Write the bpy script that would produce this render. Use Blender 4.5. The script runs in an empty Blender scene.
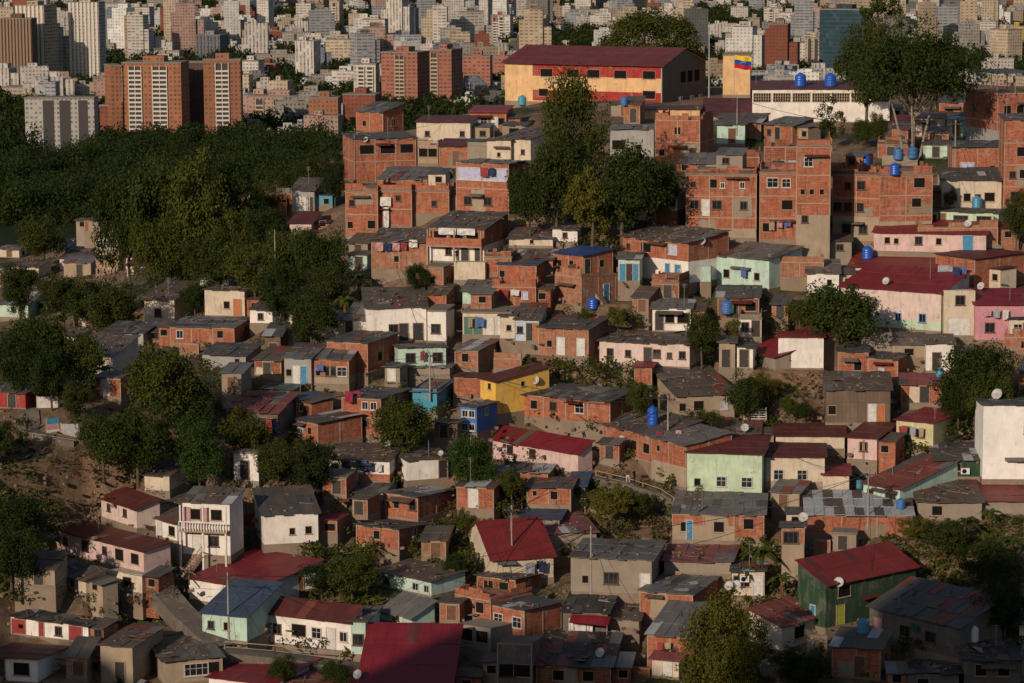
import bpy, math, random
import numpy as np
from mathutils import Vector, Matrix, Euler
rnd = random.Random(7)
C = bpy.context.scene.collection
SC = bpy.context.scene

# ---------------------------------------------------------------- camera, light, exposure
F = 3000.0
PITCH = math.radians(2.0) + math.atan(341.5 / F)
CAMZ = 200.0
cam_d = bpy.data.cameras.new('camera')
cam = bpy.data.objects.new('camera', cam_d); C.objects.link(cam)
cam_d.sensor_width = 36.0; cam_d.lens = 36.0 * F / 1024.0
cam_d.clip_start = 1.0; cam_d.clip_end = 30000.0
cam.location = (0, 0, CAMZ)
ROT = (Euler((math.pi / 2 - PITCH, 0, 0)).to_matrix() @ Matrix.Rotation(math.radians(-0.35), 3, 'Z'))
cam.rotation_euler = ROT.to_euler()
SC.camera = cam

SUN_AZ, SUN_EL = math.radians(30), math.radians(21)      # azimuth: to the left of straight behind the camera
S = Vector((-math.sin(SUN_AZ) * math.cos(SUN_EL), -math.cos(SUN_AZ) * math.cos(SUN_EL), math.sin(SUN_EL)))
sd = bpy.data.lights.new('sun', 'SUN'); sun = bpy.data.objects.new('sun', sd); C.objects.link(sun)
sd.energy = 4.0; sd.angle = math.radians(0.5); sd.color = (1.0, 0.83, 0.66)
sun.rotation_euler = S.to_track_quat('Z', 'Y').to_euler(); sun.location = (-300, -300, 600)
W = bpy.data.worlds.new("World"); SC.world = W; W.use_nodes = True
nt = W.node_tree; sky = nt.nodes.new('ShaderNodeTexSky'); sky.sky_type = 'NISHITA'; sky.sun_disc = False
sky.sun_elevation = SUN_EL; sky.sun_rotation = math.atan2(S.x, S.y)
bg = nt.nodes['Background']; nt.links.new(sky.outputs[0], bg.inputs[0]); bg.inputs[1].default_value = 0.085
SC.view_settings.view_transform = 'Standard'; SC.view_settings.look = 'None'
SC.view_settings.exposure = -0.2; SC.view_settings.gamma = 1.0
SC.view_settings.use_curve_mapping = False
SC.render.engine = 'CYCLES'
SC.cycles.max_bounces = 4; SC.cycles.diffuse_bounces = 2; SC.cycles.glossy_bounces = 2
SC.cycles.transmission_bounces = 2; SC.cycles.transparent_max_bounces = 4
SC.cycles.use_denoising = True

# ---------------------------------------------------------------- pixel <-> world helpers
def ray(px, py):
    return (ROT @ Vector(((px - 512.0) / F, -(py - 341.5) / F, -1.0)))   # depth 1 along the view axis
def at_depth(px, py, t): return Vector((0, 0, CAMZ)) + ray(px, py) * t
def at_dist(px, py, D):
    r = ray(px, py); return Vector((0, 0, CAMZ)) + r * (D / math.hypot(r.x, r.y))
def z_at(px, py, D):
    return at_dist(px, py, D).z
VALLEY = 40.0
def on_valley(px, py):
    r = ray(px, py); t = (VALLEY - CAMZ) / r.z
    return Vector((0, 0, CAMZ)) + r * t, t
RT = ROT.transposed()
def proj(p):
    q = RT @ (Vector(p) - Vector((0, 0, CAMZ)))
    return 512 + F * q.x / -q.z, 341.5 - F * q.y / -q.z, -q.z

# ---------------------------------------------------------------- terrain
_cp = []
for px, rows in {
    -260: [(683, 268), (560, 288), (470, 300), (430, 306), (350, 370), (310, 450), (270, 500), (230, 540)],
    60: [(683, 270), (560, 290), (470, 303), (430, 308), (350, 372), (310, 450), (270, 495), (240, 530)],
    300: [(683, 270), (600, 285), (500, 303), (400, 325), (330, 350), (280, 375), (215, 405), (170, 450)],
    512: [(683, 270), (600, 285), (500, 305), (400, 325), (300, 345), (230, 362), (150, 412), (108, 465)],
    760: [(683, 270), (600, 285), (500, 305), (400, 325), (300, 345), (230, 362), (150, 405), (105, 465)],
    1010: [(683, 270), (600, 285), (500, 305), (400, 325), (300, 345), (230, 362), (150, 395), (105, 465)],
    1300: [(683, 270), (600, 285), (500, 305), (400, 325), (300, 345), (230, 362), (150, 395), (105, 465)],
}.items():
    for py, D in rows: _cp.append(tuple(at_dist(px, py, D)))
_cp += [(-150, 200, 108), (0, 200, 108), (150, 200, 108), (-150, 110, 112), (0, 110, 118), (150, 110, 118),
        (0, 10, 188), (120, 0, 180), (-110, 10, 196), (-60, 560, 135), (0, 540, 160), (100, 540, 166), (150, 540, 166)]
_cp = np.array(_cp)
def _tps():
    n = len(_cp); X = _cp[:, :2] / 100.0
    d2 = ((X[:, None] - X[None]) ** 2).sum(-1)
    K = 0.5 * d2 * np.log(d2 + 1e-12) + np.eye(n) * 0.004
    P = np.c_[np.ones(n), X]
    A = np.block([[K, P], [P.T, np.zeros((3, 3))]])
    w = np.linalg.solve(A, np.r_[_cp[:, 2], np.zeros(3)])
    return X, w
_X, _w = _tps()
def sstep(a, b, v):
    t = np.clip((v - a) / (b - a), 0, 1); return t * t * (3 - 2 * t)
def ground_z(x, y):
    x = np.asarray(x, float); y = np.asarray(y, float)
    cx = np.clip(x, -190, 190); cy = np.clip(y, -60, 560)
    q = np.stack([cx, cy], -1) / 100.0
    d2 = ((q[..., None, :] - _X) ** 2).sum(-1)
    U = 0.5 * d2 * np.log(d2 + 1e-12)
    n = len(_X)
    h = U @ _w[:n] + _w[n] + q @ _w[n + 1:]
    h = h + 0.25 * np.sin(x * .31 + y * .17) + 0.2 * np.sin(x * .13 - y * .37)
    w = (1 - sstep(500, 820, y)) * (1 - sstep(190, 900, np.abs(x))) * sstep(-900, -60, y)
    far = 260 * sstep(5600, 9000, y) + 200 * sstep(2500, 6000, np.abs(x)) 
    z = h * w + (VALLEY + far) * (1 - w)
    return z
def cast(px, py, lo=255.0, hi=640.0):
    r = ray(px, py); k = 1.0 / math.hypot(r.x, r.y)
    D = np.arange(lo, hi, 0.5)
    xs = r.x * k * D; ys = r.y * k * D; zs = CAMZ + r.z * k * D
    below = np.nonzero(zs < ground_z(xs, ys))[0]
    D0 = D[below[0]] if len(below) else min(hi, 470.0)
    return Vector((r.x * k * D0, r.y * k * D0, CAMZ + r.z * k * D0)), D0

# ---------------------------------------------------------------- mesh building
class MB:
    """collects faces with uvs (metres) and material slots; build() links them as ONE mesh object"""
    def __init__(s): s.v = []; s.f = []; s.uv = []; s.m = []
    def face(s, pts, uvs=None, mi=0):
        i = len(s.v); s.v += [tuple(p) for p in pts]; s.f.append(tuple(range(i, i + len(pts))))
        s.uv += list(uvs) if uvs else [(0, 0)] * len(pts); s.m.append(mi)
    def quad(s, a, b, c, d, mi=0, u0=0, v0=0):
        a, b, c, d = map(Vector, (a, b, c, d)); w = (b - a).length; h = (d - a).length
        s.face((a, b, c, d), ((u0, v0), (u0 + w, v0), (u0 + w, v0 + h), (u0, v0 + h)), mi)
    def box(s, x0, y0, z0, x1, y1, z1, mi=0, M=None, skip=''):
        p = [Vector(q) for q in ((x0, y0, z0), (x1, y0, z0), (x1, y1, z0), (x0, y1, z0), (x0, y0, z1), (x1, y0, z1), (x1, y1, z1), (x0, y1, z1))]
        if M: p = [M @ q for q in p]
        if 'f' not in skip: s.quad(p[0], p[1], p[5], p[4], mi)
        if 'r' not in skip: s.quad(p[1], p[2], p[6], p[5], mi)
        if 'k' not in skip: s.quad(p[2], p[3], p[7], p[6], mi)
        if 'l' not in skip: s.quad(p[3], p[0], p[4], p[7], mi)
        if 't' not in skip: s.quad(p[4], p[5], p[6], p[7], mi)
        if 'b' not in skip: s.quad(p[3], p[2], p[1], p[0], mi)
    def bar(s, a, b, r, n=6, r2=None, mi=0):
        a, b = Vector(a), Vector(b); d = (b - a)
        if d.length < 1e-6: return
        q = d.normalized().to_track_quat('Z', 'Y'); r2 = r if r2 is None else r2
        ra = [a + q @ Vector((r * math.cos(t), r * math.sin(t), 0)) for t in [2 * math.pi * i / n for i in range(n)]]
        rb = [b + q @ Vector((r2 * math.cos(t), r2 * math.sin(t), 0)) for t in [2 * math.pi * i / n for i in range(n)]]
        for i in range(n):
            j = (i + 1) % n; s.quad(ra[i], ra[j], rb[j], rb[i], mi)
        s.face(ra[::-1], None, mi); s.face(rb, None, mi)
    def lathe(s, prof, n=16, mi=0, c=(0, 0, 0)):
        c = Vector(c)
        rings = [[c + Vector((r * math.cos(2 * math.pi * i / n), r * math.sin(2 * math.pi * i / n), z)) for i in range(n)] for r, z in prof]
        for a, b in zip(rings, rings[1:]):
            for i in range(n): s.quad(a[i], a[(i + 1) % n], b[(i + 1) % n], b[i], mi)
        s.face(rings[0][::-1], None, mi); s.face(rings[-1], None, mi)
    def mesh(s, name, mats, smooth=False):
        me = bpy.data.meshes.new(name); me.from_pydata(s.v, [], s.f)
        uvl = me.uv_layers.new(name='UVMap'); uvl.data.foreach_set('uv', np.array(s.uv, np.float32).ravel())
        for m in (mats if isinstance(mats, (list, tuple)) else [mats]): me.materials.append(m)
        me.polygons.foreach_set('material_index', np.array(s.m, np.int32))
        if smooth: me.polygons.foreach_set('use_smooth', np.ones(len(s.f), bool))
        me.update(); return me
    def build(s, name, mats, parent=None, smooth=False):
        return link(name, s.mesh(name, mats, smooth), parent)
def link(name, data, parent=None, loc=None):
    o = bpy.data.objects.new(name, data); C.objects.link(o)
    if parent: o.parent = parent
    if loc is not None: o.location = loc
    return o
def tag(o, label=None, cat=None, group=None, kind=None):
    if label: o['label'] = label
    if cat: o['category'] = cat
    if group: o['group'] = group
    if kind: o['kind'] = kind
    return o
def thing(name, label, cat, loc=(0, 0, 0), rz=0.0, group=None):
    o = bpy.data.objects.new(name, None); C.objects.link(o); o.empty_display_size = 0.1
    o.location = loc; o.rotation_euler = (0, 0, rz); return tag(o, label, cat, group)
def fast_mesh(name, V, Q, mats, uv=None):
    """numpy quads -> mesh"""
    me = bpy.data.meshes.new(name); V = np.asarray(V, np.float32); Q = np.asarray(Q, np.int32); n = len(Q)
    me.vertices.add(len(V)); me.vertices.foreach_set('co', V.ravel())
    me.loops.add(n * 4); me.loops.foreach_set('vertex_index', Q.ravel())
    me.polygons.add(n); me.polygons.foreach_set('loop_start', np.arange(n, dtype=np.int32) * 4)
    me.polygons.foreach_set('loop_total', np.full(n, 4, np.int32))
    if uv is not None:
        l = me.uv_layers.new(name='UVMap'); l.data.foreach_set('uv', np.asarray(uv, np.float32).ravel())
    for m in (mats if isinstance(mats, (list, tuple)) else [mats]): me.materials.append(m)
    me.update(calc_edges=True); me.validate(); return me

# ---------------------------------------------------------------- materials
class N:
    def __init__(s, name):
        s.m = bpy.data.materials.new(name); s.m.use_nodes = True; s.t = s.m.node_tree
        s.b = s.t.nodes['Principled BSDF']
    def n(s, typ, **kw):
        x = s.t.nodes.new(typ)
        for k, v in kw.items():
            if k.startswith('i_'):
                key = k[2:]; key = int(key) if key.isdigit() else key.replace('_', ' ')
                x.inputs[key].default_value = v
            else: setattr(x, k, v)
        return x
    def l(s, a, b): s.t.links.new(a, b)
    def noise(s, vec, scale, detail=4, rough=.6):
        x = s.n('ShaderNodeTexNoise', i_Scale=scale, i_Detail=detail, i_Roughness=rough); s.l(vec, x.inputs['Vector']); return x.outputs['Fac']
    def ramp(s, fac, a, b, ca=(0, 0, 0, 1), cb=(1, 1, 1, 1)):
        x = s.n('ShaderNodeValToRGB'); e = x.color_ramp.elements
        e[0].position = a; e[1].position = b; e[0].color = ca; e[1].color = cb; s.l(fac, x.inputs[0]); return x.outputs[0]
    def mix(s, fac, a, b, mode='MIX'):
        x = s.n('ShaderNodeMix', data_type='RGBA', blend_type=mode)
        for i, v in ((0, fac), (6, a), (7, b)):
            if isinstance(v, (int, float)): x.inputs[i].default_value = v
            elif isinstance(v, tuple): x.inputs[i].default_value = v if len(v) == 4 else (*v, 1)
            else: s.l(v, x.inputs[i])
        return x.outputs[2]
    def math(s, op, a, b=0.0, c=None):
        x = s.n('ShaderNodeMath', operation=op)
        for i, v in enumerate((a, b) if c is None else (a, b, c)):
            if isinstance(v, (int, float)): x.inputs[i].default_value = v
            else: s.l(v, x.inputs[i])
        return x.outputs[0]
    def uv(s): return s.n('ShaderNodeTexCoord').outputs['UV']
    def obj(s): 
        tc = s.n('ShaderNodeTexCoord'); oi = s.n('ShaderNodeObjectInfo')
        ad = s.n('ShaderNodeVectorMath', operation='ADD'); mu = s.n('ShaderNodeVectorMath', operation='SCALE'); mu.inputs['Scale'].default_value = 37.0
        cb = s.n('ShaderNodeCombineXYZ'); s.l(oi.outputs['Random'], cb.inputs[0]); s.l(oi.outputs['Random'], cb.inputs[1])
        s.l(cb.outputs[0], mu.inputs[0]); s.l(tc.outputs['Object'], ad.inputs[0]); s.l(mu.outputs[0], ad.inputs[1]); return ad.outputs[0]
    def scaled(s, vec, sc):
        x = s.n('ShaderNodeMapping'); x.inputs['Scale'].default_value = sc; s.l(vec, x.inputs[0]); return x.outputs[0]
    def done(s, col, rough=.85, spec=.3, bump=None, bs=.3, bd=.02):
        if isinstance(col, tuple): s.b.inputs['Base Color'].default_value = (*col[:3], 1)
        else: s.l(col, s.b.inputs['Base Color'])
        s.b.inputs['Roughness'].default_value = rough; s.b.inputs['Specular IOR Level'].default_value = spec
        if bump is not None:
            x = s.n('ShaderNodeBump', i_Strength=bs, i_Distance=bd); s.l(bump, x.inputs['Height']); s.l(x.outputs[0], s.b.inputs['Normal'])
        return s.m
def c4(c, k=1.0): return (c[0] * k, c[1] * k, c[2] * k, 1)

def plaster(name, col, dirt=.55, grime=(.12, .10, .08)):
    """painted or bare render with blotches, rain streaks and chipped patches"""
    k = N(name); o = k.obj()
    a = k.mix(k.ramp(k.noise(o, .7), .3, .7), c4(col, .82), c4(col, 1.06))
    st = k.ramp(k.noise(k.scaled(o, (1.6, 1.6, .28)), 1.7, 6, .68), .50, .76)
    a = k.mix(k.math('MULTIPLY', st, dirt), a, c4(grime, 1.6))
    a = k.mix(k.math('MULTIPLY', k.ramp(k.noise(o, .42, 6, .7), .52, .72), dirt * .7), a, c4(grime, 2.2))
    ch = k.ramp(k.noise(o, 1.1, 6, .65), .62, .66)
    a = k.mix(k.math('MULTIPLY', ch, dirt), a, (.26, .21, .17, 1))
    return k.done(a, .9, .2, k.noise(o, 9), .25, .02)
def brick(name, c1, c2, mort=(.30, .22, .165), dirt=.6):
    k = N(name); u = k.uv(); o = k.obj()
    x = k.n('ShaderNodeTexBrick', i_Scale=1.0, offset=.5); x.inputs['Brick Width'].default_value = .42; x.inputs['Row Height'].default_value = .29
    x.inputs['Mortar Size'].default_value = .030; x.inputs['Color1'].default_value = c4(c1); x.inputs['Color2'].default_value = c4(c2)
    x.inputs['Mortar'].default_value = c4(mort); x.inputs['Bias'].default_value = 0.1; k.l(u, x.inputs['Vector'])
    a = k.mix(k.ramp(k.noise(o, .8, 5), .3, .75), x.outputs['Color'], c4(c1, .62))
    a = k.mix(k.ramp(k.noise(k.scaled(o, (.7, .7, 3.0)), 1.5, 3), .42, .62), a, k.mix(.55, a, c4(c2, .55)))   # courses laid from different lots
    pl = k.ramp(k.noise(o, .75, 7, .72), .57, .63)                      # smears of cement
    a = k.mix(k.math('MULTIPLY', pl, dirt), a, (.33, .25, .19, 1))
    st = k.ramp(k.noise(k.scaled(o, (2.5, 2.5, .25)), 1.6, 5), .50, .74)
    a = k.mix(k.math('MULTIPLY', st, .75), a, (.06, .04, .03, 1))
    return k.done(a, .9, .2, x.outputs['Fac'], .4, -.02)
def sheet(name, c1, c2, rust=.3, rustc=(.11, .055, .03), spec=.3, rough=.6):
    """corrugated sheet roofing: every sheet its own tone, rust and dust in patches"""
    k = N(name); u = k.uv(); o = k.obj()
    x = k.n('ShaderNodeTexBrick', i_Scale=1.0, offset=.0); x.inputs['Brick Width'].default_value = .85; x.inputs['Row Height'].default_value = 2.3
    x.inputs['Mortar Size'].default_value = .02; x.inputs['Color1'].default_value = c4(c1); x.inputs['Color2'].default_value = c4(c2)
    x.inputs['Mortar'].default_value = c4(c1, .45); k.l(u, x.inputs['Vector'])
    a = k.mix(k.ramp(k.noise(o, .5, 5), .35, .7), x.outputs['Color'], c4(c1, .7))
    r = k.ramp(k.noise(k.scaled(u, (1.0, .45, 1)), .9, 6, .7), .62 - .22 * rust, .72)
    a = k.mix(k.math('MULTIPLY', r, min(1, .35 + rust)), a, c4(rustc))
    d = k.ramp(k.noise(o, 1.7, 5, .7), .64, .72)
    a = k.mix(k.math('MULTIPLY', d, .35), a, (.23, .20, .17, 1))
    fd = k.ramp(k.noise(k.scaled(u, (.8, .3, 1)), .7, 5, .6), .50, .75); a = k.mix(k.math('MULTIPLY', fd, .5 if rust > -.15 else .28), a, (c1[0] * 1.35 + .035, c1[1] * 1.3 + .03, c1[2] * 1.3 + .028, 1))      # sun-faded lengths
    w = k.n('ShaderNodeTexWave', i_Scale=2.2, wave_type='BANDS', bands_direction='X'); w.inputs['Distortion'].default_value = 0; k.l(u, w.inputs['Vector'])
    return k.done(a, rough, spec, w.outputs['Fac'], .5, .04)
def plain(name, col, rough=.6, spec=.4, var=.25, metal=0.0):
    k = N(name); o = k.obj()
    a = k.mix(k.ramp(k.noise(o, 2.5, 4), .3, .7), c4(col, 1 - var), c4(col, 1 + var * .4))
    m = k.done(a, rough, spec); k.b.inputs['Metallic'].default_value = metal; return m
def tower_wall(name, col, win=(.03, .03, .035), fu=2.8, fv=2.9, du=.42, dv=.42, var=.2):
    """far block facade: rows of small windows laid out in metres"""
    k = N(name); u = k.uv(); sp = k.n('ShaderNodeSeparateXYZ'); k.l(u, sp.inputs[0])
    fx = k.math('FRACT', k.math('DIVIDE', sp.outputs[0], fu)); fy = k.math('FRACT', k.math('DIVIDE', sp.outputs[1], fv))
    mx = k.math('LESS_THAN', k.math('ABSOLUTE', k.math('SUBTRACT', fx, .5)), du / 2 + .04)
    my = k.math('LESS_THAN', k.math('ABSOLUTE', k.math('SUBTRACT', fy, .55)), dv / 2 + .03)
    cell = k.n('ShaderNodeTexWhiteNoise', noise_dimensions='2D'); cb = k.n('ShaderNodeCombineXYZ')
    k.l(k.math('FLOOR', k.math('DIVIDE', sp.outputs[0], fu)), cb.inputs[0]); k.l(k.math('FLOOR', k.math('DIVIDE', sp.outputs[1], fv)), cb.inputs[1]); k.l(cb.outputs[0], cell.inputs['Vector'])
    m = k.math('MULTIPLY', k.math('MULTIPLY', mx, my), k.math('GREATER_THAN', cell.outputs['Value'], .12))
    oi = k.n('ShaderNodeObjectInfo'); o = k.obj()
    base = k.mix(oi.outputs['Random'], c4(col, 1 - var), c4(col, 1 + var))
    base = k.mix(k.ramp(k.noise(o, .12, 4), .35, .75), base, c4(col, .72))
    a = k.mix(k.math('MULTIPLY', m, k.math('ADD', .45, k.math('MULTIPLY', cell.outputs['Value'], .5))), base, c4((col[0] * .12 + win[0], col[1] * .12 + win[1], col[2] * .12 + win[2])))
    return k.done(a, .85, .25)
M = {}
PL = dict(white=(.74, .68, .61), cream=(.58, .48, .36), pink=(.60, .42, .38), pale_pink=(.62, .48, .42), hot_pink=(.55, .24, .28), mint=(.44, .58, .48), teal=(.20, .42, .44),
          pale_green=(.46, .57, .40), yellow=(.74, .43, .08), pale_yellow=(.52, .47, .26), blue=(.055, .155, .38), light_blue=(.46, .56, .62), green=(.024, .055, .028),
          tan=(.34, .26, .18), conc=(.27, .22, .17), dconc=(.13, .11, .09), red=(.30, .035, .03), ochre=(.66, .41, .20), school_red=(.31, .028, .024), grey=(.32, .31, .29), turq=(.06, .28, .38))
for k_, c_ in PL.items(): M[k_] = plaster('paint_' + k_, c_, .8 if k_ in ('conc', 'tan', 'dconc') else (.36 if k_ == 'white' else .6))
M['clean_white'] = plaster('paint_clean_white', (.80, .75, .69), .15)
M['brick'] = brick('clay_block', (.50, .155, .076), (.38, .105, .054))
M['brick2'] = brick('dark_clay_block', (.36, .105, .048), (.26, .075, .038), dirt=.6)
M['brick3'] = brick('pale_clay_block', (.44, .19, .105), (.36, .14, .075), dirt=.8)
M['board'] = sheet('weathered_board', (.17, .12, .085), (.12, .085, .06), .2, rough=.9, spec=.1)
M['r_red'] = sheet('crimson_sheet', (.205, .016, .022), (.165, .013, .019), -.25, (.12, .02, .02), .35, .5)
M['r_scarlet'] = sheet('scarlet_sheet', (.195, .02, .016), (.17, .018, .015), -.25, (.12, .03, .02), .35, .5)
M['r_maroon'] = sheet('maroon_sheet', (.115, .028, .022), (.09, .022, .018), .0, (.09, .03, .02), .3, .6)
M['r_school'] = sheet('school_sheet', (.15, .034, .03), (.14, .032, .028), -.6)
M['r_brown'] = sheet('red_brown_sheet', (.20, .055, .04), (.15, .045, .035), .15, (.10, .05, .035))
M['r_grey'] = sheet('grey_sheet', (.155, .145, .135), (.12, .115, .105), .1)
M['r_dgrey'] = sheet('dark_grey_sheet', (.085, .08, .075), (.06, .058, .055), .15)
M['r_rust'] = sheet('rusty_sheet', (.115, .092, .072), (.075, .055, .042), .55)
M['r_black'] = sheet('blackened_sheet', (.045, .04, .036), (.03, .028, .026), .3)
M['r_blue'] = sheet('blue_sheet', (.025, .06, .20), (.02, .045, .15), -.2)
M['r_slate'] = sheet('slate_blue_sheet', (.055, .08, .125), (.045, .065, .10), -.2)
M['r_white'] = sheet('pale_sheet', (.42, .42, .42), (.30, .30, .31), .0)
M['r_green'] = sheet('green_sheet', (.05, .10, .085), (.045, .085, .07), -.1)
M['r_patch'] = sheet('patched_sheet', (.24, .07, .06), (.07, .07, .11), .4)
M['slab'] = plaster('bare_slab', (.20, .165, .13), .9)
M['frame'] = plaster('bare_concrete', (.36, .245, .165), .8)
M['found'] = plaster('raw_cement', (.23, .17, .12), .95)
M['w_white'] = plain('white_frame', (.50, .46, .42)); M['w_rail'] = plain('white_rail', (.66, .62, .57)); M['w_brown'] = plain('brown_frame', (.10, .06, .04)); M['w_blue'] = plain('blue_frame', (.10, .25, .45))
M['glass'] = plain('window_glass', (.018, .02, .024), .12, .6, .4); M['void'] = plain('dark_room', (.012, .010, .009), .9, .1)
M['curtain'] = plain('pale_curtain', (.42, .42, .55), .9, .1)
M['d_dark'] = plain('dark_door', (.03, .025, .022)); M['d_white'] = plain('white_door', (.58, .55, .50)); M['d_blue'] = plain('blue_door', (.04, .20, .34))
M['d_red'] = plain('red_door', (.26, .03, .025)); M['d_lime'] = plain('lime_door', (.38, .42, .04)); M['d_orange'] = plain('orange_door', (.42, .13, .04)); M['d_green'] = plain('green_door', (.05, .14, .11)); M['d_pink'] = plain('pink_door', (.48, .25, .26)); M['d_brown'] = plain('brown_door', (.13, .06, .03))
M['metal'] = plain('galvanised_metal', (.30, .29, .28), .45, .5); M['tank_blue'] = plain('blue_plastic', (.015, .09, .42), .35, .5, .15); M['tank_faded'] = plain('faded_blue_plastic', (.05, .15, .36), .5, .4, .35); M['tank_white'] = plain('white_plastic', (.62, .60, .58), .4, .5, .1)
M['tank_teal'] = plain('teal_plastic', (.06, .25, .36), .4, .5, .15)
M['pole'] = plain('grey_pole', (.30, .27, .23), .8, .2); M['wire'] = plain('black_cable', (.02, .02, .02)); M['dish'] = plain('dish_grey', (.42, .40, .38), .5)
M['bark'] = plain('bark', (.11, .08, .055), .95, .1, .4); M['palebark'] = plain('pale_bark', (.30, .24, .18), .95, .1, .3)

# ---------------------------------------------------------------- openings: window = frame mesh + pane child
_wm = {}
def win_mesh(kind, w, h):
    key = (kind, round(w, 1), round(h, 1))
    if key in _wm: return _wm[key]
    w, h = key[1], key[2]; fr = MB(); pa = MB(); t = .09
    fm = {'w': 'w_white', 'n': 'w_brown', 'v': 'frame', 'u': 'w_blue', 'c': 'w_white'}[kind]
    pm = {'w': 'glass', 'n': 'glass', 'v': 'void', 'u': 'glass', 'c': 'curtain'}[kind]
    if kind == 'v': t = .05
    dp = .09 if kind != 'v' else .035
    fr.box(-w / 2, -dp, 0, -w / 2 + t, .02, h); fr.box(w / 2 - t, -dp, 0, w / 2, .02, h)
    fr.box(-w / 2 + t, -dp, h - t, w / 2 - t, .02, h); fr.box(-w / 2 - .08, -dp - .07, -.08, w / 2 + .08, .02, 0); fr.box(-w / 2 + t, -dp, 0, w / 2 - t, .02, t * .6)
    if kind in 'wnu':
        nb = max(1, int(w / .75))
        for i in range(1, nb + 1):
            x = -w / 2 + w * i / (nb + 1); fr.box(x - .02, -.05, t * .6, x + .02, .0, h - t)
        if kind == 'w' and w > 1.05: fr.box(-w / 2 + t, -.045, h * .55, w / 2 - t, -.001, h * .55 + .035)
    pa.quad((-w / 2 + t, -.012, t * .6), (w / 2 - t, -.012, t * .6), (w / 2 - t, -.012, h - t), (-w / 2 + t, -.012, h - t))
    _wm[key] = (fr.mesh('window_frame', M[fm]), pa.mesh('window_pane', M[pm])); return _wm[key]
def door_mesh(kind, w, h):
    key = ('door' + kind, round(w, 1), round(h, 1))
    if key in _wm: return _wm[key]
    w, h = key[1], key[2]; fr = MB(); lf = MB(); hd = MB(); t = .08
    fr.box(-w / 2 - t, -.07, 0, -w / 2, .02, h + t); fr.box(w / 2, -.07, 0, w / 2 + t, .02, h + t); fr.box(-w / 2, -.07, h, w / 2, .02, h + t)
    n = 1 if w < 1.3 else int(w / .6)
    for i in range(n):
        a = -w / 2 + w * i / n; b = -w / 2 + w * (i + 1) / n
        lf.box(a + .005, -.03, .02, b - .005, .01, h)
        for (z0, z1) in ((.15, .45), (.52, .92)):
            lf.box(a + .12, -.045, h * z0, b - .12, -.0301, h * z1)
    hd.box(w / 2 - .16, -.09, h * .47, w / 2 - .08, -.0455, h * .50)
    dm = {'d': 'd_dark', 'D': 'd_white', 'b': 'd_blue', 'o': 'd_orange', 'g': 'd_white', 'G': 'd_green', 'p': 'd_pink', 'B': 'd_brown', 'r': 'd_red', 'y': 'd_lime'}[kind]
    _wm[key] = (lf.mesh('door', M[dm]), fr.mesh('door_frame', M['w_white' if kind in 'Dgb' else 'frame']), hd.mesh('door_handle', M['metal'])); return _wm[key]
def put_opening(root, kind, x, z, w, h, side=None, d=0, wd=0):
    """on the front (side None), on the right gable ('r') or the left gable ('l')"""
    if side is None: loc, rz = (x, -.004, z), 0
    elif side == 'r': loc, rz = (wd + .004, x, z), math.pi / 2
    else: loc, rz = (-.004, x, z), -math.pi / 2
    if kind in 'wnvuc':
        a, b = win_mesh(kind, w, h); o = link('window', a, root, loc); o.rotation_euler.z = rz; link('pane', b, o)
    else:
        a, b, c = door_mesh(kind, w, h); o = link('door', a, root, loc); o.rotation_euler.z = rz; link('door_frame', b, o); link('handle', c, o)
    return o

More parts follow.
